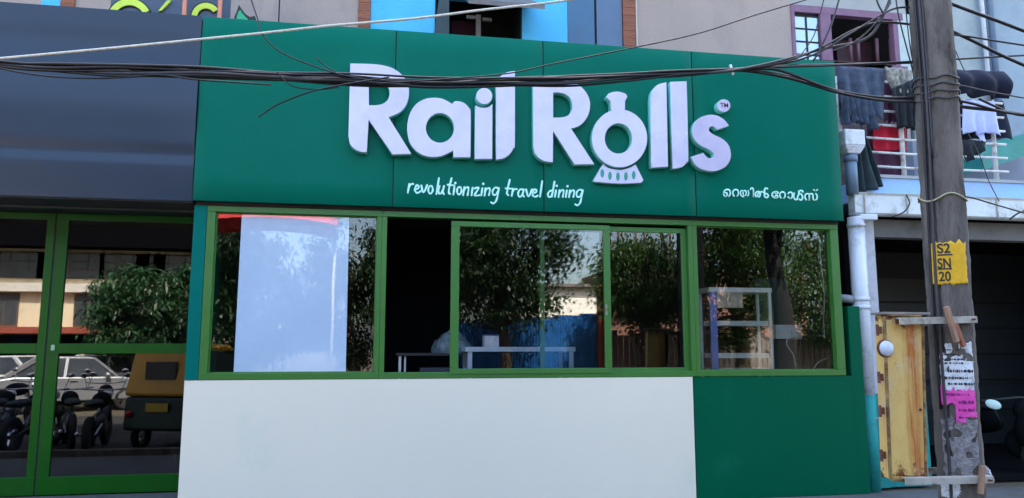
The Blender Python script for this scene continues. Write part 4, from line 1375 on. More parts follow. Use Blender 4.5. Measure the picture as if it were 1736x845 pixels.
def pole_sheet(name, label, cat, m, t0, t1, z0, z1, off=0.006, torn=0.0, seed=0, nu=26, nv=20, keep=None):
    P = []
    for j in range(nv + 1):
        v = j / nv
        row = []
        for i in range(nu + 1):
            u = i / nu
            th = R(t0 + (t1 - t0) * u)
            z = z0 + (z1 - z0) * v
            e = 0.0
            if torn:
                if j in (0, nv):
                    z += torn * noise.noise(Vector((u * 9, seed, v * 3)))
                if i in (0, nu):
                    th += torn * 1.2 * noise.noise(Vector((v * 9, seed + 4, u)))
            e = 0.003 * noise.noise(Vector((u * 6, v * 6, seed)))
            row.append(pole_pt(th, z, off + e))
        P.append(row)
    mb = MB()
    n = 0
    for row in P:
        mb.v += [tuple(p) for p in row]
    for j in range(nv):
        for i in range(nu):
            if keep and not keep((i + 0.5) / nu, (j + 0.5) / nv):
                continue
            q = j * (nu + 1) + i
            mb.face((q, q + 1, q + nu + 2, q + nu + 1))
    o = mb.build(name, m, smooth=True, loc=tuple(pole_pt(R((t0 + t1) / 2), z0)), solid=0.0015)
    return tag(o, label, cat)


def zpole(py):
    return at(1610, py, YP - PR0).z


# (angles) left edge of the pole seen ~180-190 deg, front 270, right ~ 350
zy0, zy1 = zpole(481), zpole(409)
ty0, ty1 = th_for(1579, zy0), th_for(1640, zy0)
ys_ = pole_sheet('number_plate', 'yellow painted pole number patch with black stencilled characters', 'pole number', YPOST, ty0, ty1, zy0, zy1, torn=0.03, seed=3)


def pole_text(body, parent, x0px, x1px, y0px, y1px, m, off=0.012, bold=0.02, name='number'):
    me = text_mesh(body, 0.0, bold)
    xs = [v.co.x for v in me.vertices]
    ys = [v.co.y for v in me.vertices]
    bm = bmesh.new()
    bm.from_mesh(me)
    bmesh.ops.triangulate(bm, faces=bm.faces)
    bmesh.ops.subdivide_edges(bm, edges=[e for e in bm.edges if e.calc_length() > 0.12], cuts=1)
    bm.to_mesh(me)
    bm.free()
    zz0, zz1 = zpole(y1px), zpole(y0px)
    ta, tb_ = th_for(x0px, zz0), th_for(x1px, zz0)
    for v in me.vertices:
        u = (v.co.x - min(xs)) / (max(xs) - min(xs))
        w_ = (v.co.y - min(ys)) / (max(ys) - min(ys))
        v.co = pole_pt(R(ta + (tb_ - ta) * u), zz0 + (zz1 - zz0) * w_, off)
    me.materials.append(m)
    return link(name, me, parent)


INK = BLACKINK
pole_text('S2', ys_, 1590, 1611, 411, 428, INK)
pole_text('SN', ys_, 1591, 1612, 436, 454, INK)
pole_text('20', ys_, 1593, 1612, 459, 476, INK)
for yy in (432, 456):
    zz = zpole(yy)
    a0_, a1_ = th_for(1590, zz), th_for(1614, zz)
    MB().grid([[pole_pt(R(a0_ + (a1_ - a0_) * k / 8), zz + dz_, 0.012) for k in range(9)] for dz_ in (0, 0.012)]).build('divider_line', INK, ys_)

z0, z1 = zpole(664), zpole(582)
t0_, t1_ = th_for(1597, z0), th_for(1652, z0)
wn_ = pole_sheet('white_notice', 'torn white printed notice pasted on the pole above the pink one', 'notice', PAPER, t0_, t1_, z0, z1, 0.006, 0.05, 5, 60, 50,
                 keep=lambda u, v: not (v > 0.62 and noise.noise(Vector((u * 5, v * 7, 2))) > 0.05))
z2, z3 = zpole(718), zpole(663)
t0p, t1p = th_for(1597, z2), th_for(1655, z2)
pn_ = pole_sheet('pink_notice', 'torn bright pink notice pasted on the pole under the white one', 'notice', PINK, t0p, t1p, z2, z3, 0.009, 0.06, 8, 60, 50,
                 keep=lambda u, v: not (u < 0.42 and v < 0.62 + 0.3 * noise.noise(Vector((u * 6, v, 1)))) and not (v < 0.16 and u > 0.7))
# illegible print as little dashes that follow the pole


def dashes(parent, m, rowspec, zfun, t_a, t_b, off):
    r_ = random.Random(11)
    for (v, h, ua, ub, dens) in rowspec:
        lo, hi = [], []
        u = ua
        while u < ub:
            th = R(t_a + (t_b - t_a) * u)
            z = zfun(v)
            full = r_.random() < dens * 0.62
            hh = h * (r_.uniform(0.6, 1.0) if full else 0.10)
            zz = z + (h - hh) * r_.uniform(0.3, 0.6)
            for q in (th, th + R((t_b - t_a)) * 0.016):
                lo.append(pole_pt(q, zz, off))
                hi.append(pole_pt(q, zz + hh, off))
            u += 0.024
        MB().grid([lo, hi]).build('print_line', m, parent)


dashes(wn_, INK, [(0.12, 0.022, .2, .97, .9), (0.24, 0.024, .1, .9, .85), (0.38, 0.028, .1, .95, .9), (0.56, 0.016, .1, .7, .8), (0.64, 0.016, .1, .7, .8), (0.74, 0.014, .1, .6, .7), (0.84, 0.014, .1, .6, .7)],
       lambda v: z0 + (z1 - z0) * v, t0_, t1_, 0.013)
dashes(pn_, mat('purple_print', (0.20, 0.01, 0.14), 0.8), [(0.12, 0.02, .5, .7, .8), (0.34, 0.026, .5, .93, .8), (0.58, 0.028, .5, .93, .85), (0.82, 0.026, .15, .8, .8)],
       lambda v: z2 + (z3 - z2) * v, t0p, t1p, 0.016)
pole_sheet('pasted_scrap', 'scrap of pale paper at the foot of the pole below the lower bracket', 'notice', PAPER, th_for(1600, 0.3), th_for(1632, 0.3), zpole(850), zpole(824), 0.006, 0.07, 15)
# grey paste residue under the notices
pole_sheet('paste_residue', 'rough layer of old grey paper paste under the pink notice', 'notice', mat('old_paste', (0.24, 0.225, 0.23), 0.95, 0.45, 18, bump=1.0, bscale=45),
           th_for(1598, 1.0), th_for(1657, 1.0), zpole(818), zpole(712), 0.004, 0.07, 21, 70, 60, keep=lambda u, v: noise.noise(Vector((u * 4, v * 6, 9))) < 0.28)
a = at(1672, 796, YP - 0.12)
tag(MB().grid([[Vector((a.x - 0.05 + 0.10 * i / 5, a.y - 0.02 * math.sin(i * 1.3 + j), a.z - 0.05 + 0.1 * j / 5 - 0.012 * i)) for i in range(6)] for j in range(6)]).build('paper_scrap', PAPER, loc=a, solid=0.002),
    'white paper scrap stuck out behind the lower wooden wedge', 'paper')
# tie wires
zt_ = zpole(332)
MB().tube([pole_pt(R(132 + k * 7.6), zt_ + 0.03 * math.sin(k * 0.5), 0.014) for k in range(25)], 0.008, 6).build('tie_wire', mat('dull_yellow_wire', (0.40, 0.36, 0.22), 0.6), pole, smooth=True)
for k in range(4):
    MB().tube([pole_pt(R(130 + q * 9), zpole(128 + k * 12) + 0.01 * math.sin(q + k), 0.012) for q in range(22)], 0.007, 6).build('binding_wire', CABLEG, pole, smooth=True)

# meter box
mbx = empty('meter_box', tuple(at(1532, 815, YP - 0.02)), 'tall cream yellow steel meter box with rust streaks strapped left of the pole', 'meter box')
Yf, Yr = YP - 0.12, YP - 0.01
q = [at(1508, 813, Yf), at(1568, 818, Yf), at(1562, 536, Yf), at(1497, 534, Yf)]
mbm = MB()
bk = [Vector((p.x, Yr, p.z)) for p in q]
mbm.hexa([q[0], q[1], bk[1], bk[0], q[3], q[2], bk[2], bk[3]])
mbm.build('housing', YBOX, mbx, bevel=0.012)
ins = [q[0].lerp(q[2], 0.03), q[1].lerp(q[3], 0.03), q[2].lerp(q[0], 0.03), q[3].lerp(q[1], 0.03)]
mbm = MB()
f_ = [Vector((p.x, Yf - 0.014, p.z)) for p in ins]
g_ = [Vector((p.x, Yf + 0.001, p.z)) for p in ins]
mbm.hexa([f_[0], f_[1], g_[1], g_[0], f_[3], f_[2], g_[2], g_[3]])
dr = mbm.build('door', YBOX, mbx, bevel=0.006)
# rusted raised rim round the door
RIMM = mat('rusty_cream_rim', (0.40, 0.25, 0.09), 0.8, 0.3, 12, bump=0.6, bscale=40, dirt=(0.10, 0.035, 0.015), dirt_amt=0.75, dirt_scale=7)
for k in range(4):
    p_, q2 = q[k], q[(k + 1) % 4]
    d_ = (q2 - p_).normalized() * 0.012
    MB().bar((p_.x + d_.x, Yf - 0.012, p_.z + d_.z), (q2.x - d_.x, Yf - 0.012, q2.z - d_.z), 0.022 if k % 2 else 0.026, 0.022).build('rim', RIMM, mbx, bevel=0.006)
# pressed rib on the door
a, b = ins[1].lerp(ins[0], 0.3), ins[2].lerp(ins[3], 0.3)
MB().hexa([(a.x - 0.02, Yf - 0.024, a.z + 0.03), (a.x + 0.008, Yf - 0.024, a.z + 0.03), (a.x + 0.02, Yf - 0.013, a.z + 0.03), (a.x - 0.032, Yf - 0.013, a.z + 0.03),
           (b.x - 0.02, Yf - 0.024, b.z - 0.03), (b.x + 0.008, Yf - 0.024, b.z - 0.03), (b.x + 0.02, Yf - 0.013, b.z - 0.03), (b.x - 0.032, Yf - 0.013, b.z - 0.03)]).build('rib', YBOX, dr, bevel=0.004)
side = mat('pale_cream_side', (0.52, 0.50, 0.33), 0.6, 0.15, 5, dirt=(0.25, 0.16, 0.08), dirt_amt=0.3)
box('side_strip', side, q[1].x + 0.001, q[1].x + 0.055, Yf + 0.02, Yr, q[1].z + 0.02, q[2].z - 0.01, mbx, bevel=0.005)
a, b = at(1497, 532, Yf), at(1572, 538, Yf)
box('rain_lid', mat('grey_lid', (0.22, 0.20, 0.18), 0.7, 0.3, 8), q[3].x - 0.02, q[2].x + 0.06, Yf - 0.03, Yr + 0.02, q[3].z + 0.002, q[3].z + 0.022, mbx, bevel=0.003)
for yy in (560, 640, 697, 772):
    a = at(1495 + (yy - 534) * 0.034, yy, Yf)
    h = MB()
    a.x -= 0.035
    h.tube([(a.x - 0.012, Yf - 0.004, a.z - 0.045), (a.x - 0.012, Yf - 0.004, a.z + 0.045)], 0.012, 8)
    h.box(a.x - 0.004, a.x + 0.030, Yf - 0.003, Yf + 0.012, a.z - 0.028, a.z + 0.028)
    h.build('hinge', RUSTY, mbx)
a = at(1506, 591, Yf - 0.05)
MB().ball((a.x, Yf - 0.03, a.z), 1.0, 18, 10, (0.062, 0.03, 0.062)).build('meter_dial', mat('cloudy_lens', (0.55, 0.60, 0.70), 0.15, 0.2, 9), mbx, smooth=True)
MB().tube([(a.x, Yf - 0.018, a.z), (a.x, Yf - 0.006, a.z)], 0.072, 20).build('dial_rim', RUSTY, mbx, smooth=True)
a = at(1561, 695, Yf - 0.02)
MB().ball((a.x, Yf - 0.014, a.z), 0.012, 10, 6).build('knob', BOUT, dr, smooth=True)
a = at(1545, 545, Yf)
MB().bar((a.x - 0.16, Yf - 0.022, a.z), (a.x + 0.14, Yf - 0.022, a.z + 0.01), 0.014, 0.05).build('strap', RUSTY, mbx, bevel=0.003)
a = at(1556, 812, Yf)
MB().bar((a.x - 0.14, Yf - 0.022, a.z), (a.x + 0.14, Yf - 0.022, a.z - 0.005), 0.014, 0.035).build('strap', RUSTY, mbx, bevel=0.003)

# ================================================================== CABLES
YC = -2.45
BASE = [(-160, 86), (0, 108), (90, 113), (200, 117), (340, 121), (470, 128), (600, 134), (720, 139), (840, 138), (960, 134), (1060, 129), (1150, 124), (1240, 119)]


def cable(name, label, pts, r, m, ys=None, n=6, group='cables strung across the street front', cat='cable', Y=YC):
    P = [tuple(at(p[0], p[1], Y + (ys[i] if ys else 0))) for i, p in enumerate(pts)]
    P = spline(P, 6)
    o = MB().tube(P, r, n).build(name, m, smooth=True, loc=P[0])
    return tag(o, label, cat, group)


cr_ = random.Random(5)
ends = [
    ([(1330, 114), (1420, 111), (1500, 107), (1580, 103), (1740, 94), (1800, 92)], 'dark cable of the bundle that runs on level past the pole'),
    ([(1340, 112), (1420, 110), (1560, 106)], 'dark cable of the bundle that ends level at the pole'),
    ([(1310, 112), (1380, 93), (1440, 58), (1500, 22), (1528, 13), (1560, 15)], 'thick cable of the bundle climbing to the pole top'),
    ([(1320, 108), (1390, 82), (1450, 50), (1496, 38), (1560, 44)], 'cable of the bundle climbing just below the thick one'),
    ([(1330, 128), (1420, 154), (1500, 166), (1580, 166), (1640, 174), (1700, 190), (1760, 197)], 'upper of the two bundle cables sagging right past the denim trousers'),
    ([(1330, 131), (1420, 157), (1500, 171), (1580, 175), (1660, 184), (1760, 197)], 'lower of the two bundle cables sagging right past the denim trousers'),
    ([(1320, 104), (1400, 82), (1452, 72), (1480, 56), (1500, 20), (1512, -10)], 'bundle cable crossing the mauve window and leaving at the top'),
    ([(1262, 118), (1275, 121)], 'bundle cable cut short just right of the white band'),
    ([(1300, 117), (1330, 122), (1390, 145), (1430, 158)], 'bundle cable that stops at the corner of the green fascia'),
    ([(1255, 119), (1262, 120)], 'lowest bundle cable cut short at the white band'),
]
for k, (e, lab) in enumerate(ends):
    off = (k - 4.5) * 1.55 + 2.0
    pts = []
    for i, (x, y) in enumerate(BASE):
        env = 1.0 if i < 10 else (0.75, 0.5, 0.18)[i - 10]
        if i < 3:
            env = 0.8
        wob = 2.6 * math.sin(i * (0.7 + 0.13 * k) + k * 1.7) + 1.6 * cr_.uniform(-1, 1)
        pts.append((x, y + (off + wob) * env))
    ysd = [0.03 * math.sin(k * 2.3 + i * 0.8) for i in range(len(pts) + len(e))]
    cable('overhead_cable', lab, pts + e, cr_.uniform(0.0075, 0.0125), CABLE if k % 4 != 2 else CABLEG, ysd)
a = at(1240, 119, YC)
tag(MB().tube([(a.x - 0.008, YC, a.z + 0.045), (a.x + 0.008, YC - 0.01, a.z - 0.045)], 0.011, 8).build('cable_band', PVC, loc=a), 'small white band binding the cable bundle over the fascia', 'cable band')
TH = 0.0055
thin = [
    ('pale rope stretched from the far left up to the sunshade', [(-30, 102), (40, 96), (200, 81), (340, 67), (450, 56), (560, 44), (700, 32), (820, 17), (930, 5), (990, -4)], 0.0095, ROPE),
    ('thin black wire ending loose over the left green panel', [(438, 199), (470, 178), (520, 158), (565, 147), (610, 139), (660, 131)], 0.006, CABLE),
    ('thin wire dropping from the leaf emblem to the bundle', [(424, -6), (436, 30), (446, 60), (475, 88), (520, 108), (575, 126), (620, 135)], 0.0055, CABLE),
    ('thin wire rising from the first word to the top of the beige wall', [(640, 142), (760, 134), (860, 125), (940, 108), (1060, 84), (1180, 58), (1280, 26), (1380, -4)], 0.0055, CABLE),
    ('loose wire looping under the bundle across the navy fascia', [(-20, 112), (40, 124), (100, 131), (160, 133), (220, 131), (270, 127), (330, 135), (400, 140), (460, 144)], 0.0065, CABLE),
    ('short loop of wire hanging between the bundle and the letter R', [(470, 122), (486, 140), (505, 149), (540, 152), (575, 148)], 0.005, CABLE),
    ('stray wire tip standing above the bundle left of the first letter', [(536, 98), (552, 112), (572, 124)], 0.004, CABLE),
    ('wire slanting down from the sky across the glazed casement', [(1398, -6), (1390, 25), (1380, 60), (1362, 88), (1350, 100)], 0.005, CABLE),
    ('wire slanting down across the mauve frame, right of the casement', [(1424, -6), (1418, 15), (1408, 45), (1396, 72), (1385, 94), (1378, 104)], 0.008, CABLE),
    ('wire falling from the top left of the pole past the window corner', [(1484, -6), (1490, 10), (1497, 22)], 0.008, CABLE),
    ('steep thin wire falling beside the left edge of the pole', [(1518, -6), (1524, 30), (1534, 70), (1542, 100), (1550, 130)], 0.006, CABLE),
    ('second steep thin wire touching the left edge of the pole', [(1534, -6), (1538, 40), (1543, 80), (1549, 112)], 0.005, CABLE),
    ('dark wire curving from the bundle over the dark half of the window', [(1412, 86), (1440, 76), (1462, 62), (1482, 42), (1500, 20), (1510, 4)], 0.0075, CABLEG),
    ('thick cable leaving the pole top toward the upper right corner', [(1590, -2), (1640, 17), (1700, 39), (1780, 70)], 0.0155, CABLE),
    ('second thick cable leaving the pole right, below the topmost one', [(1600, 47), (1650, 70), (1700, 95), (1780, 130)], 0.0145, CABLE),
    ('thin twisted cable leaving the pole right toward the blue pipe', [(1598, 58), (1640, 62), (1690, 70), (1780, 84)], 0.0085, CABLE),
    ('thin pale wire falling behind the second thick cable', [(1608, 60), (1618, 82), (1628, 105), (1636, 122)], 0.004, CABLEG),
    ('thin cable pair strand rising to the right of the rolled bedding', [(1600, 138), (1650, 150), (1700, 160), (1780, 174)], 0.0065, CABLEG),
    ('lower strand crossing the white shirt to the right edge', [(1590, 176), (1640, 184), (1690, 189), (1780, 200)], 0.008, CABLE),
    ('frayed dark wire ending right of the railing post', [(1660, 168), (1690, 182), (1714, 192), (1736, 196), (1760, 194)], 0.011, CABLE),
    ('sagging wire from the tie on the pole down to the right', [(1560, 292), (1584, 316), (1604, 334), (1640, 334), (1690, 348), (1780, 374)], 0.0065, CABLE),
    ('thin wire dangling over the light blue slab, right of the pole', [(1640, 225), (1660, 262), (1676, 306), (1694, 342)], 0.004, CABLEG),
    ('short wire hanging from the first gutter bracket left of the pole', [(1536, 330), (1542, 345), (1532, 360), (1512, 368)], 0.006, CABLE),
    ('dark wire at the lower right of the gutter', [(1712, 372), (1726, 362), (1750, 352)], 0.008, CABLE),
]
for i, (lab, pts, r, m_) in enumerate(thin):
    nm = 'pale_rope' if m_ is ROPE else 'overhead_wire'
    cable(nm, lab, pts, r, m_, [0.02 * math.sin(j + i) for j in range(len(pts))], group=None if m_ is ROPE else 'loose wires across the street front', cat='rope' if m_ is ROPE else 'wire', Y=YC - 0.08 + 0.006 * i)

# ================================================================== ACROSS THE STREET (seen in the glass)
# cream building mirrored by the doors
YCB = -23.5
cb = empty('cream_building', (-15, YCB - 3, 0), 'sunlit cream building across the street, mirrored in the left doors', 'building')


def mx(px, py=500, Yg=YD, Yr=YCB):
    return seen_in(px, py, Yg - Yr, Yg)


cx0, cx1 = -34.0, mx(345).x
box('front_wall', CREAM, cx0, cx1, YCB - 0.3, YCB, 0, 9.6, cb)
box('body', CREAM, cx0, cx1, YCB - 9, YCB - 0.31, 0, 9.6, cb)
box('added_dark_overhang', mat('added_overhang_black', (0.004, 0.004, 0.005), 1.0, spec=0.0), cx0 - 0.5, cx1 + 0.4, YCB + 0.01, YCB + 1.1, 5.75, 9.3, cb)  # added overhang, near-black so the upper door reflections go dark
box('overhang_cap', CONC, cx0 - 0.6, cx1 + 0.5, YCB - 9.2, YCB + 1.2, 9.61, 9.8, cb)
box('balcony_band', OFFW, cx0, cx1, YCB + 0.001, YCB + 0.35, 3.95, 4.30, cb, bevel=0.02)
box('red_roof_band', REDROOF, cx0, cx1, YCB + 0.001, YCB + 0.9, 2.25, 2.50, cb)
box('dark_shopfront', INDARK, cx0, cx1, YCB + 0.001, YCB + 0.05, 0.3, 2.2, cb)
for i, px in enumerate((-60, 48, 120, 225, 285)):
    c0 = mx(px, 460)
    w_ = 1.35
    if c0.x + w_ > cx1:
        continue
    f = box('window', mat('brown_window_frame', (0.10, 0.075, 0.05), 0.6), c0.x - w_, c0.x + w_, YCB + 0.001, YCB + 0.06, 4.52, 5.62, cb)
    for a in range(4):
        for b in range(3):
            x0 = c0.x - w_ + 0.05 + a * (2 * w_ - 0.05) / 4
            z0_ = 4.57 + b * 0.345
            box('pane', WINGREY, x0, x0 + (2 * w_ - 0.05) / 4 - 0.05, YCB + 0.061, YCB + 0.07, z0_, z0_ + 0.30, f)
for i in range(8):
    x = cx1 - 1.3 - i * 3.2
    f = box('doorway', mat('brown_window_frame', (0.10, 0.075, 0.05), 0.6), x - 0.55, x + 0.55, YCB + 0.001, YCB + 0.06, 2.55, 3.9, cb)
    box('pane', WINGREY, x - 0.48, x - 0.03, YCB + 0.061, YCB + 0.07, 2.62, 3.83, f)
    box('pane', WINGREY, x + 0.03, x + 0.48, YCB + 0.061, YCB + 0.07, 2.62, 3.83, f)

# white building behind the blue fence
wb = empty('white_building', (5, -31, 0), 'low off white building behind the blue fence, mirrored in the sliding window', 'building')
a, b = seen_in(865, 500, 28, .13), seen_in(1035, 500, 28, .13)
box('front_wall', OFFW, a.x, b.x, -36, -28, 0, 4.7, wb)
for k in range(5):
    x = a.x + 0.7 + k * (b.x - a.x - 1) / 5
    f = box('window', mat('brown_window_frame', (0.10, 0.075, 0.05), 0.6), x, x + 0.6, -28.0, -27.94, 1.1, 2.1, wb)
    box('pane', WINGREY, x + 0.06, x + 0.54, -27.94, -27.93, 1.16, 2.04, f)
box('roof_edge', CONC, a.x - 0.3, b.x + 0.3, -36.3, -27.6, 4.701, 4.85, wb)
tw = empty('unfinished_building', (12, -34, 0), 'unfinished concrete frame with upright rods far across the street', 'building')
a, b = seen_in(1030, 430, 34, .13), seen_in(1160, 430, 34, .13)
box('wall', mat('raw_brick_wall', (0.20, 0.10, 0.07), 0.9, 0.3, 3), a.x, b.x + 8, -40, -34, 0, 6.3, tw)
for k in range(16):
    x = a.x + 0.2 + k * 0.55
    box('rod', RUSTY, x, x + 0.09, -34.2, -34.1, 6.3, 8.6 + 0.4 * math.sin(k * 2.1), tw)

# blue corrugated fence
bf = empty('blue_fence', (5, -17.6, 0), 'bright blue corrugated sheet fence across the street behind the road', 'fence')
xa = seen_in(770, 580, 17.7, .13).x
xb = seen_in(1012, 580, 17.7, .13).x
x = xa
k = 0
while x < xb:
    mb = MB()
    P = [[(x + 0.9 * i / 36, -17.6 + 0.025 * math.sin(i * math.pi / 2.0), z) for i in range(37)] for z in (0.0, 2.55 + 0.07 * k if k < 12 else 3.3)]
    mb.grid(P).build('sheet', BLUEF, bf, smooth=False, solid=0.002)
    x += 0.9
    k += 1
box('fence_post', mat('rust_red_post', (0.28, 0.05, 0.02), 0.8), xb + 0.02, xb + 0.34, -17.7, -17.5, 0, 3.9, bf)
gf = empty('board_fence', (10, -17.6, 0), 'grey weathered board fence beside the blue sheets across the street', 'fence')
x = xb + 0.4
k = 0
while x < xb + 16:
    box('board', GREYB, x, x + 0.19, -17.65 - 0.01 * (k % 3), -17.60, 0, 2.2 + 0.12 * math.sin(k * 1.9), gf)
    x += 0.215
    k += 1
# red awning mirrored at the top of the left window
ra = empty('red_awning', tuple(seen_in(395, 380, 12, .15)), 'red fabric awning on posts across the street, mirrored in the left window', 'awning')
a, b = seen_in(330, 382, 12, .15), seen_in(575, 382, 12, .15)
P = [[(a.x + (b.x - a.x) * i / 14, a.y + 0.7 - 1.4 * abs(j / 8 - 0.5) ** 1.0, a.z + 0.25 + 0.18 * math.sin(math.pi * i / 14) - 0.55 * (j / 8)) for i in range(15)] for j in range(9)]
MB().grid(P).build('canopy', REDB, ra, smooth=True, solid=0.01)
for x in (a.x + 0.1, b.x - 0.1):
    MB().tube([(x, a.y, 0), (x, a.y, a.z + 0.1)], 0.04, 8).build('post', GALV, ra, smooth=True)


# ------------------------------------------------------------------ trees
def tree(name, label, base, height, crown_c, crown_r, m, nclump=70, per=90, leaf=(0.26, 0.07), seed=1, trunk_r=0.2, droop=0.6, gap=0.0, roots=False, bark=None):
    bark = bark or BARK
    r_ = random.Random(seed)
    npr = np.random.RandomState(seed)
    t = empty(name, base, label, 'tree')
    base = Vector(base)
    cc = Vector(crown_c)
    mb = MB()
    top = cc + Vector((0, 0, crown_r[2] * 0.3))
    pts = [base, base.lerp(top, 0.3) + Vector((0.15, 0.1, 0)), base.lerp(top, 0.6) + Vector((-0.1, 0.05, 0)), top]
    mb.tube(spline([tuple(p) for p in pts], 5), [trunk_r * (1.25 - 0.95 * k / 15) for k in range(16)], 12)
    if roots:
        for k in range(9):
            a = 2 * math.pi * k / 9
            mb.tube([base + Vector((math.cos(a) * 0.95, math.sin(a) * 0.95, 0.0)), base + Vector((math.cos(a) * 0.45, math.sin(a) * 0.45, 0.45)), base + Vector((math.cos(a) * 0.2, math.sin(a) * 0.2, 1.6)), base + Vector((0.1 * math.cos(a), 0.1 * math.sin(a), 2.6))], [0.10, 0.16, 0.15, 0.1], 7)
    mb.build('trunk', bark, t, smooth=True)
    centers = []
    while len(centers) < nclump:
        d = Vector((r_.gauss(0, 1), r_.gauss(0, 1), r_.gauss(0, 1)))
        d.normalize()
        q_ = (0.35 + 0.65 * r_.random() ** 0.5)
        p = Vector((cc.x + d.x * crown_r[0] * q_, cc.y + d.y * crown_r[1] * q_, cc.z + d.z * crown_r[2] * q_))
        if p.z < base.z + 0.3:
            continue
        centers.append(p)
    mb = MB()
    for k in range(0, nclump, 4):
        p = centers[k]
        s = base.lerp(top, 0.45 + 0.4 * r_.random())
        mid = s.lerp(p, 0.5) + Vector((0, 0, 0.2))
        mb.tube(spline([tuple(s), tuple(mid), tuple(p)], 3), [trunk_r * 0.35 * (1 - 0.8 * i / 6) + 0.008 for i in range(7)], 6)
    mb.build('limbs', bark, t, smooth=True)
    V = []
    N = nclump * per
    cen = np.repeat(np.array([tuple(c) for c in centers]), per, axis=0)
    sp_ = npr.normal(0, 1, (N, 3)) * np.array([0.34, 0.34, 0.24]) * (crown_r[0] / 2.2)
    cen = cen + sp_
    az = npr.uniform(0, 2 * np.pi, N)
    el = npr.normal(-droop, 0.5, N)
    L = leaf[0] * npr.uniform(0.6, 1.25, N)
    W = leaf[1] * npr.uniform(0.7, 1.3, N)
    d = np.stack([np.cos(az) * np.cos(el), np.sin(az) * np.cos(el), np.sin(el)], 1)
    sd = np.stack([-np.sin(az), np.cos(az), npr.normal(0, 0.5, N)], 1)
    sd /= np.linalg.norm(sd, axis=1)[:, None]
    A = cen
    B = cen + d * L[:, None] * 0.5 + sd * W[:, None]
    Cc = cen + d * L[:, None] + np.array([0, 0, -0.03])
    D = cen + d * L[:, None] * 0.5 - sd * W[:, None]
    vs = np.stack([A, B, Cc, D], 1).reshape(-1, 3)
    me = bpy.data.meshes.new('crown')
    me.vertices.add(4 * N)
    me.vertices.foreach_set('co', vs.astype(np.float32).ravel())
    me.loops.add(4 * N)
    me.loops.foreach_set('vertex_index', np.arange(4 * N, dtype=np.int32))
    me.polygons.add(N)
    me.polygons.foreach_set('loop_start', np.arange(0, 4 * N, 4, dtype=np.int32))
    me.update(calc_edges=True)
    me.validate()
    me.materials.append(m)
    link('crown', me, t)
    return t


def mtree(name, label, px, dist, Yg, ytop, ybot, halfpx, m, seed, **kw):
    top = seen_in(px, ytop, dist, Yg)
    bot = seen_in(px, ybot, dist, Yg)
    e = seen_in(px + halfpx, (ytop + ybot) / 2, dist, Yg)
    rx = abs(e.x - top.x)
    rz = (top.z - bot.z) / 2
    return tree(name, label, (top.x, top.y, 0), 0, (top.x, top.y, (top.z + bot.z) / 2), (rx, rx, rz), m, seed=seed, **kw)


mtree('mango_tree', 'leafy tree before the cream building, mirrored in the right green door', 235, 17.0, YD, 452, 600, 75, LEAFB, 3, nclump=75, per=80, leaf=(0.30, 0.042), trunk_r=0.14)
mtree('mango_tree', 'slimmer leafy tree beside the pier reflection, across the street', 318, 18.0, YD, 445, 600, 42, LEAFB, 4, nclump=45, per=80, leaf=(0.30, 0.042), trunk_r=0.12)
mtree('roadside_tree', 'dark tree mirrored in the left window behind the vinyl sheet', 420, 14.0, .15, 388, 640, 105, LEAFD, 5, nclump=120, per=130, leaf=(0.17, 0.04), trunk_r=0.2)
mtree('roadside_tree', 'dark tree mirrored at the right side of the leftmost pane', 600, 15.0, .15, 372, 625, 80, LEAFD, 6, nclump=80, per=130, leaf=(0.17, 0.04), trunk_r=0.2)
mtree('shade_tree', 'dark round shade tree mirrored in the front sliding sash', 850, 14.0, .10, 320, 556, 120, LEAFD, 7, nclump=130, per=150, leaf=(0.16, 0.04), trunk_r=0.17)
mtree('banyan_tree', 'large tree with thick rooted trunk mirrored in the rear sliding sash', 1098, 15.0, .15, 395, 560, 95, LEAFY, 8, nclump=130, per=140, leaf=(0.14, 0.04), trunk_r=0.42, roots=True)
mtree('roadside_tree', 'green spreading tree mirrored in the window with the glass cabinet', 1240, 15.0, .15, 300, 590, 90, LEAFY, 9, nclump=130, per=140, leaf=(0.14, 0.04), trunk_r=0.25)
mtree('roadside_tree', 'green tree farthest right across the street, mirrored beside the hanging cord', 1400, 17.0, .15, 330, 610, 90, LEAFY, 10, nclump=100, per=130, leaf=(0.15, 0.04), trunk_r=0.25)
tree('roadside_tree', 'added tree across the street, its near-black trunk darkening a band of the right window reflection', (seen_in(1315, 500, 9.6, .15).x, seen_in(1315, 500, 9.6, .15).y, 0), 0,
     (seen_in(1315, 500, 9.6, .15).x, seen_in(1315, 500, 9.6, .15).y, 7.0), (2.6, 2.2, 1.6), LEAFD, nclump=70, per=90, seed=31, trunk_r=0.27, bark=mat('shade_black_bark', (0.008, 0.007, 0.006), 0.95, 0.4, 5, bump=1.0, bscale=12))  # added trunk; shade put into the bark colour for a dark reflected band
mtree('shade_tree', 'tall tree behind the blue fence, mirrored left of the shade tree', 740, 20.0, .10, 300, 560, 100, LEAFD, 12, nclump=100, per=130, leaf=(0.18, 0.05), trunk_r=0.25)


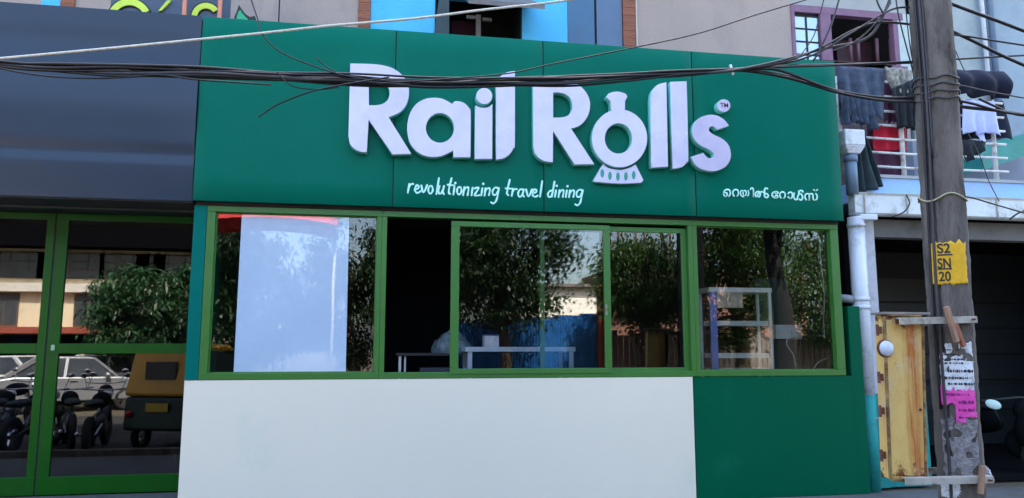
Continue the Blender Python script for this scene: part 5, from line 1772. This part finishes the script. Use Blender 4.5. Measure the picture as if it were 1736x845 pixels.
# ------------------------------------------------------------------ vehicles
def car(name, label, loc, rz, paint, group='cars parked across the street'):
    t = empty(name, (0, 0, 0), label, 'car', group)
    # side profile (x along the car)
    low = [(-2.0, 0.30), (-2.05, 0.55), (-1.98, 0.78), (-1.15, 0.92), (1.35, 0.95), (1.95, 0.85), (2.02, 0.55), (1.98, 0.30)]
    mb = MB()
    P = []
    for y, sx, dz_ in ((-0.84, 0.97, 0), (-0.80, 1.0, 0.0), (0.80, 1.0, 0), (0.84, 0.97, 0)):
        P.append([(x * sx, y, z) for x, z in low])
    n = len(low)
    for row in P:
        mb.v += row
    for i in range(3):
        for j in range(n):
            k = (j + 1) % n
            mb.face((i * n + j, i * n + k, (i + 1) * n + k, (i + 1) * n + j))
    mb.face(tuple(range(n)))
    mb.face(tuple(3 * n + j for j in reversed(range(n))))
    mb.build('body', paint, t, bevel=0.05)
    cab_ = [(-1.10, 0.92), (-0.45, 1.42), (0.75, 1.46), (1.50, 0.95)]
    mb = MB()
    mb.hexa([(-1.05, -0.78, 0.9), (1.5, -0.78, 0.93), (1.5, 0.78, 0.93), (-1.05, 0.78, 0.9), (-0.45, -0.62, 1.42), (0.8, -0.62, 1.45), (0.8, 0.62, 1.45), (-0.45, 0.62, 1.42)])
    mb.build('cabin', WINGREY, t, bevel=0.05)
    mb = MB()
    mb.hexa([(-0.50, -0.64, 1.405), (0.85, -0.64, 1.43), (0.85, 0.64, 1.43), (-0.50, 0.64, 1.405), (-0.42, -0.58, 1.45), (0.77, -0.58, 1.48), (0.77, 0.58, 1.48), (-0.42, 0.58, 1.45)])
    mb.build('roof', paint, t, bevel=0.03)
    for s in (-1, 1):
        mb = MB()
        mb.bar((-1.05, 0.79 * s, 0.92), (-0.45, 0.63 * s, 1.43), 0.06)
        mb.bar((0.2, 0.79 * s, 0.92), (0.15, 0.63 * s, 1.43), 0.07)
        mb.bar((1.5, 0.79 * s, 0.94), (0.8, 0.63 * s, 1.45), 0.08)
        mb.build('pillars', paint, t)
        wheel(t, (-1.28, 0.74 * s, 0.31), 0.31, 0.2, 'y')
        wheel(t, (1.22, 0.74 * s, 0.31), 0.31, 0.2, 'y')
        MB().ball((-1.95, 0.6 * s, 0.68), 1, 12, 8, (0.09, 0.2, 0.09)).build('headlight', LAMPG, t, smooth=True)
        MB().ball((1.96, 0.66 * s, 0.75), 1, 12, 8, (0.06, 0.13, 0.1)).build('tail_lamp', LAMPR, t, smooth=True)
        MB().ball((-0.78, 0.92 * s, 0.98), 1, 10, 6, (0.07, 0.11, 0.07)).build('wing_mirror', paint, t, smooth=True)
        MB().box(-0.1, 0.08, 0.842 * s - 0.01, 0.842 * s + 0.01, 0.80, 0.83).build('handle', STEEL, t)
    box('grille', BOUT, -2.075, -2.03, -0.42, 0.42, 0.50, 0.66, t)
    box('number_plate', OFFW, -2.085, -2.076, -0.22, 0.22, 0.38, 0.47, t)
    t.location = loc
    t.rotation_euler = (0, 0, rz)
    return t


a = seen_in(120, 640, 13.5, YD)
car('parked_car', 'silver car parked across the street nearest the auto rickshaw', (a.x, a.y, -0.02), R(155), CARS)
a = seen_in(185, 625, 17.5, YD)
car('parked_car', 'white car parked behind the silver car across the street', (a.x, a.y, -0.02), R(150), CARW)
a = seen_in(10, 640, 15.5, YD)
car('parked_car', 'grey white car at the far left across the street', (a.x, a.y, -0.02), R(20), CARW)


def auto_rickshaw(loc, rz):
    t = empty('auto_rickshaw', (0, 0, 0), 'yellow topped dark green auto rickshaw standing on the road left of the camera', 'auto rickshaw')
    MB().prism_xz([(-1.15, 0.35), (-1.2, 0.95), (-0.55, 0.98), (-0.5, 0.45), (0.55, 0.45), (0.6, 0.9), (1.25, 0.9), (1.3, 0.35)], -0.62, 0.62).build('body', AUTOG, t, bevel=0.05)
    MB().prism_xz([(-0.35, 0.98), (0.10, 0.98), (0.14, 1.66), (-0.62, 1.60), (-0.80, 1.0)], -0.60, 0.60).build('dark_cabin', BOUT, t)
    MB().prism_xz([(0.60, 0.905), (1.28, 0.905), (1.18, 1.70), (0.9, 1.78), (-0.62, 1.76), (-0.74, 1.66), (0.60, 1.64)], -0.64, 0.64).build('canopy', AUTOY, t, bevel=0.06)
    for v in [c for c in t.children if c.name.startswith('canopy')][0].data.vertices:
        if v.co.z > 1.5:
            v.co.y *= 0.84
    box('rear_window', WINGREY, 1.22, 1.262, -0.28, 0.28, 1.18, 1.48, t, bevel=0.01)
    MB().hexa([(-1.22, -0.5, 0.96), (-1.14, -0.5, 0.96), (-1.14, 0.5, 0.96), (-1.22, 0.5, 0.96), (-0.74, -0.55, 1.64), (-0.68, -0.55, 1.64), (-0.68, 0.55, 1.64), (-0.74, 0.55, 1.64)]).build('windscreen', WINGREY, t)
    MB().ball((-1.22, 0, 0.78), 0.1, 12, 8).build('headlight', LAMPG, t, smooth=True)
    for s in (-1, 1):
        wheel(t, (0.85, 0.56 * s, 0.22), 0.22, 0.12, 'y')
        MB().ball((1.30, 0.5 * s, 0.62), 0.06, 10, 6).build('tail_lamp', LAMPR, t, smooth=True)
        MB().ball((-0.98, 0.72 * s, 1.2), 1, 10, 6, (0.03, 0.07, 0.09)).build('mirror', STEEL, t, smooth=True)
    wheel(t, (-1.0, 0, 0.22), 0.22, 0.12, 'y')
    box('number_plate', mat('yellow_plate', (0.75, 0.5, 0.05), 0.5), 1.301, 1.312, -0.2, 0.2, 0.66, 0.80, t)
    t.location = loc
    t.rotation_euler = (0, 0, rz)


a = seen_in(342, 640, 5.5, YD)
auto_rickshaw((a.x, a.y, -0.02), R(108))


def motorbike(loc, rz, label):
    t = empty('motorbike', (0, 0, 0), label, 'motorbike', 'motorbikes mirrored in the glass doors')
    wheel(t, (-0.65, 0, 0.30), 0.30, 0.09, 'y')
    wheel(t, (0.65, 0, 0.30), 0.30, 0.10, 'y')
    MB().ball((-0.12, 0, 0.82), 1, 16, 8, (0.30, 0.14, 0.14)).build('tank', dm, t, smooth=True)
    MB().ball((0.42, 0, 0.80), 1, 16, 8, (0.42, 0.13, 0.07)).build('seat', BOUT, t, smooth=True)
    MB().ball((0.0, 0, 0.42), 1, 14, 8, (0.24, 0.13, 0.2)).build('engine', mat('engine_grey', (0.15, 0.15, 0.15), 0.4, metal=0.7), t, smooth=True)
    mb = MB()
    for s in (-1, 1):
        mb.tube([(-0.65, 0.07 * s, 0.3), (-0.42, 0.07 * s, 0.9)], 0.022, 8)
        mb.tube([(0.65, 0.08 * s, 0.3), (0.1, 0.08 * s, 0.45)], 0.02, 8)
    mb.build('fork', STEEL, t)
    MB().tube([(-0.30, -0.36, 1.0), (-0.42, -0.1, 0.97), (-0.42, 0.1, 0.97), (-0.30, 0.36, 1.0)], 0.014, 8).build('handlebar', STEEL, t, smooth=True)
    for s in (-1, 1):
        MB().tube([(-0.33, 0.28 * s, 1.0), (-0.38, 0.34 * s, 1.2)], 0.007, 6).build('mirror_stem', STEEL, t)
        MB().ball((-0.38, 0.35 * s, 1.23), 1, 12, 6, (0.02, 0.07, 0.045)).build('mirror', STEEL, t, smooth=True)
    MB().ball((-0.56, 0, 0.88), 0.09, 12, 8).build('headlight', LAMPG, t, smooth=True)
    MB().tube([(0.0, 0.14, 0.28), (0.7, 0.16, 0.33)], 0.04, 10).build('exhaust', STEEL, t, smooth=True)
    t.location = loc
    t.rotation_euler = (0, 0, rz)
    return t


a = seen_in(178, 660, 7.6, YD)
motorbike((a.x, a.y, -0.02), R(70), 'black motorbike standing between the silver car and the auto rickshaw')
for px_, d_, rz_, lab_ in ((168, 4.9, 82, 'added black motorbike darkening the door reflection, beside the auto rickshaw'), (118, 5.3, 65, 'added black motorbike darkening the door reflection, second from the auto rickshaw'),
                          (60, 5.1, 96, 'added black motorbike darkening the door reflection, third from the auto rickshaw'), (5, 5.4, 75, 'added black motorbike darkening the door reflection, farthest left of the near row')):  # near row added to cover the road and darken the lower door reflection
    a = seen_in(px_, 680, d_, YD)
    motorbike((a.x, a.y, -0.02), R(rz_), lab_)
a = seen_in(20, 660, 8.6, YD)
motorbike((a.x, a.y, -0.02), R(110), 'black motorbike farthest left, facing the glass doors')
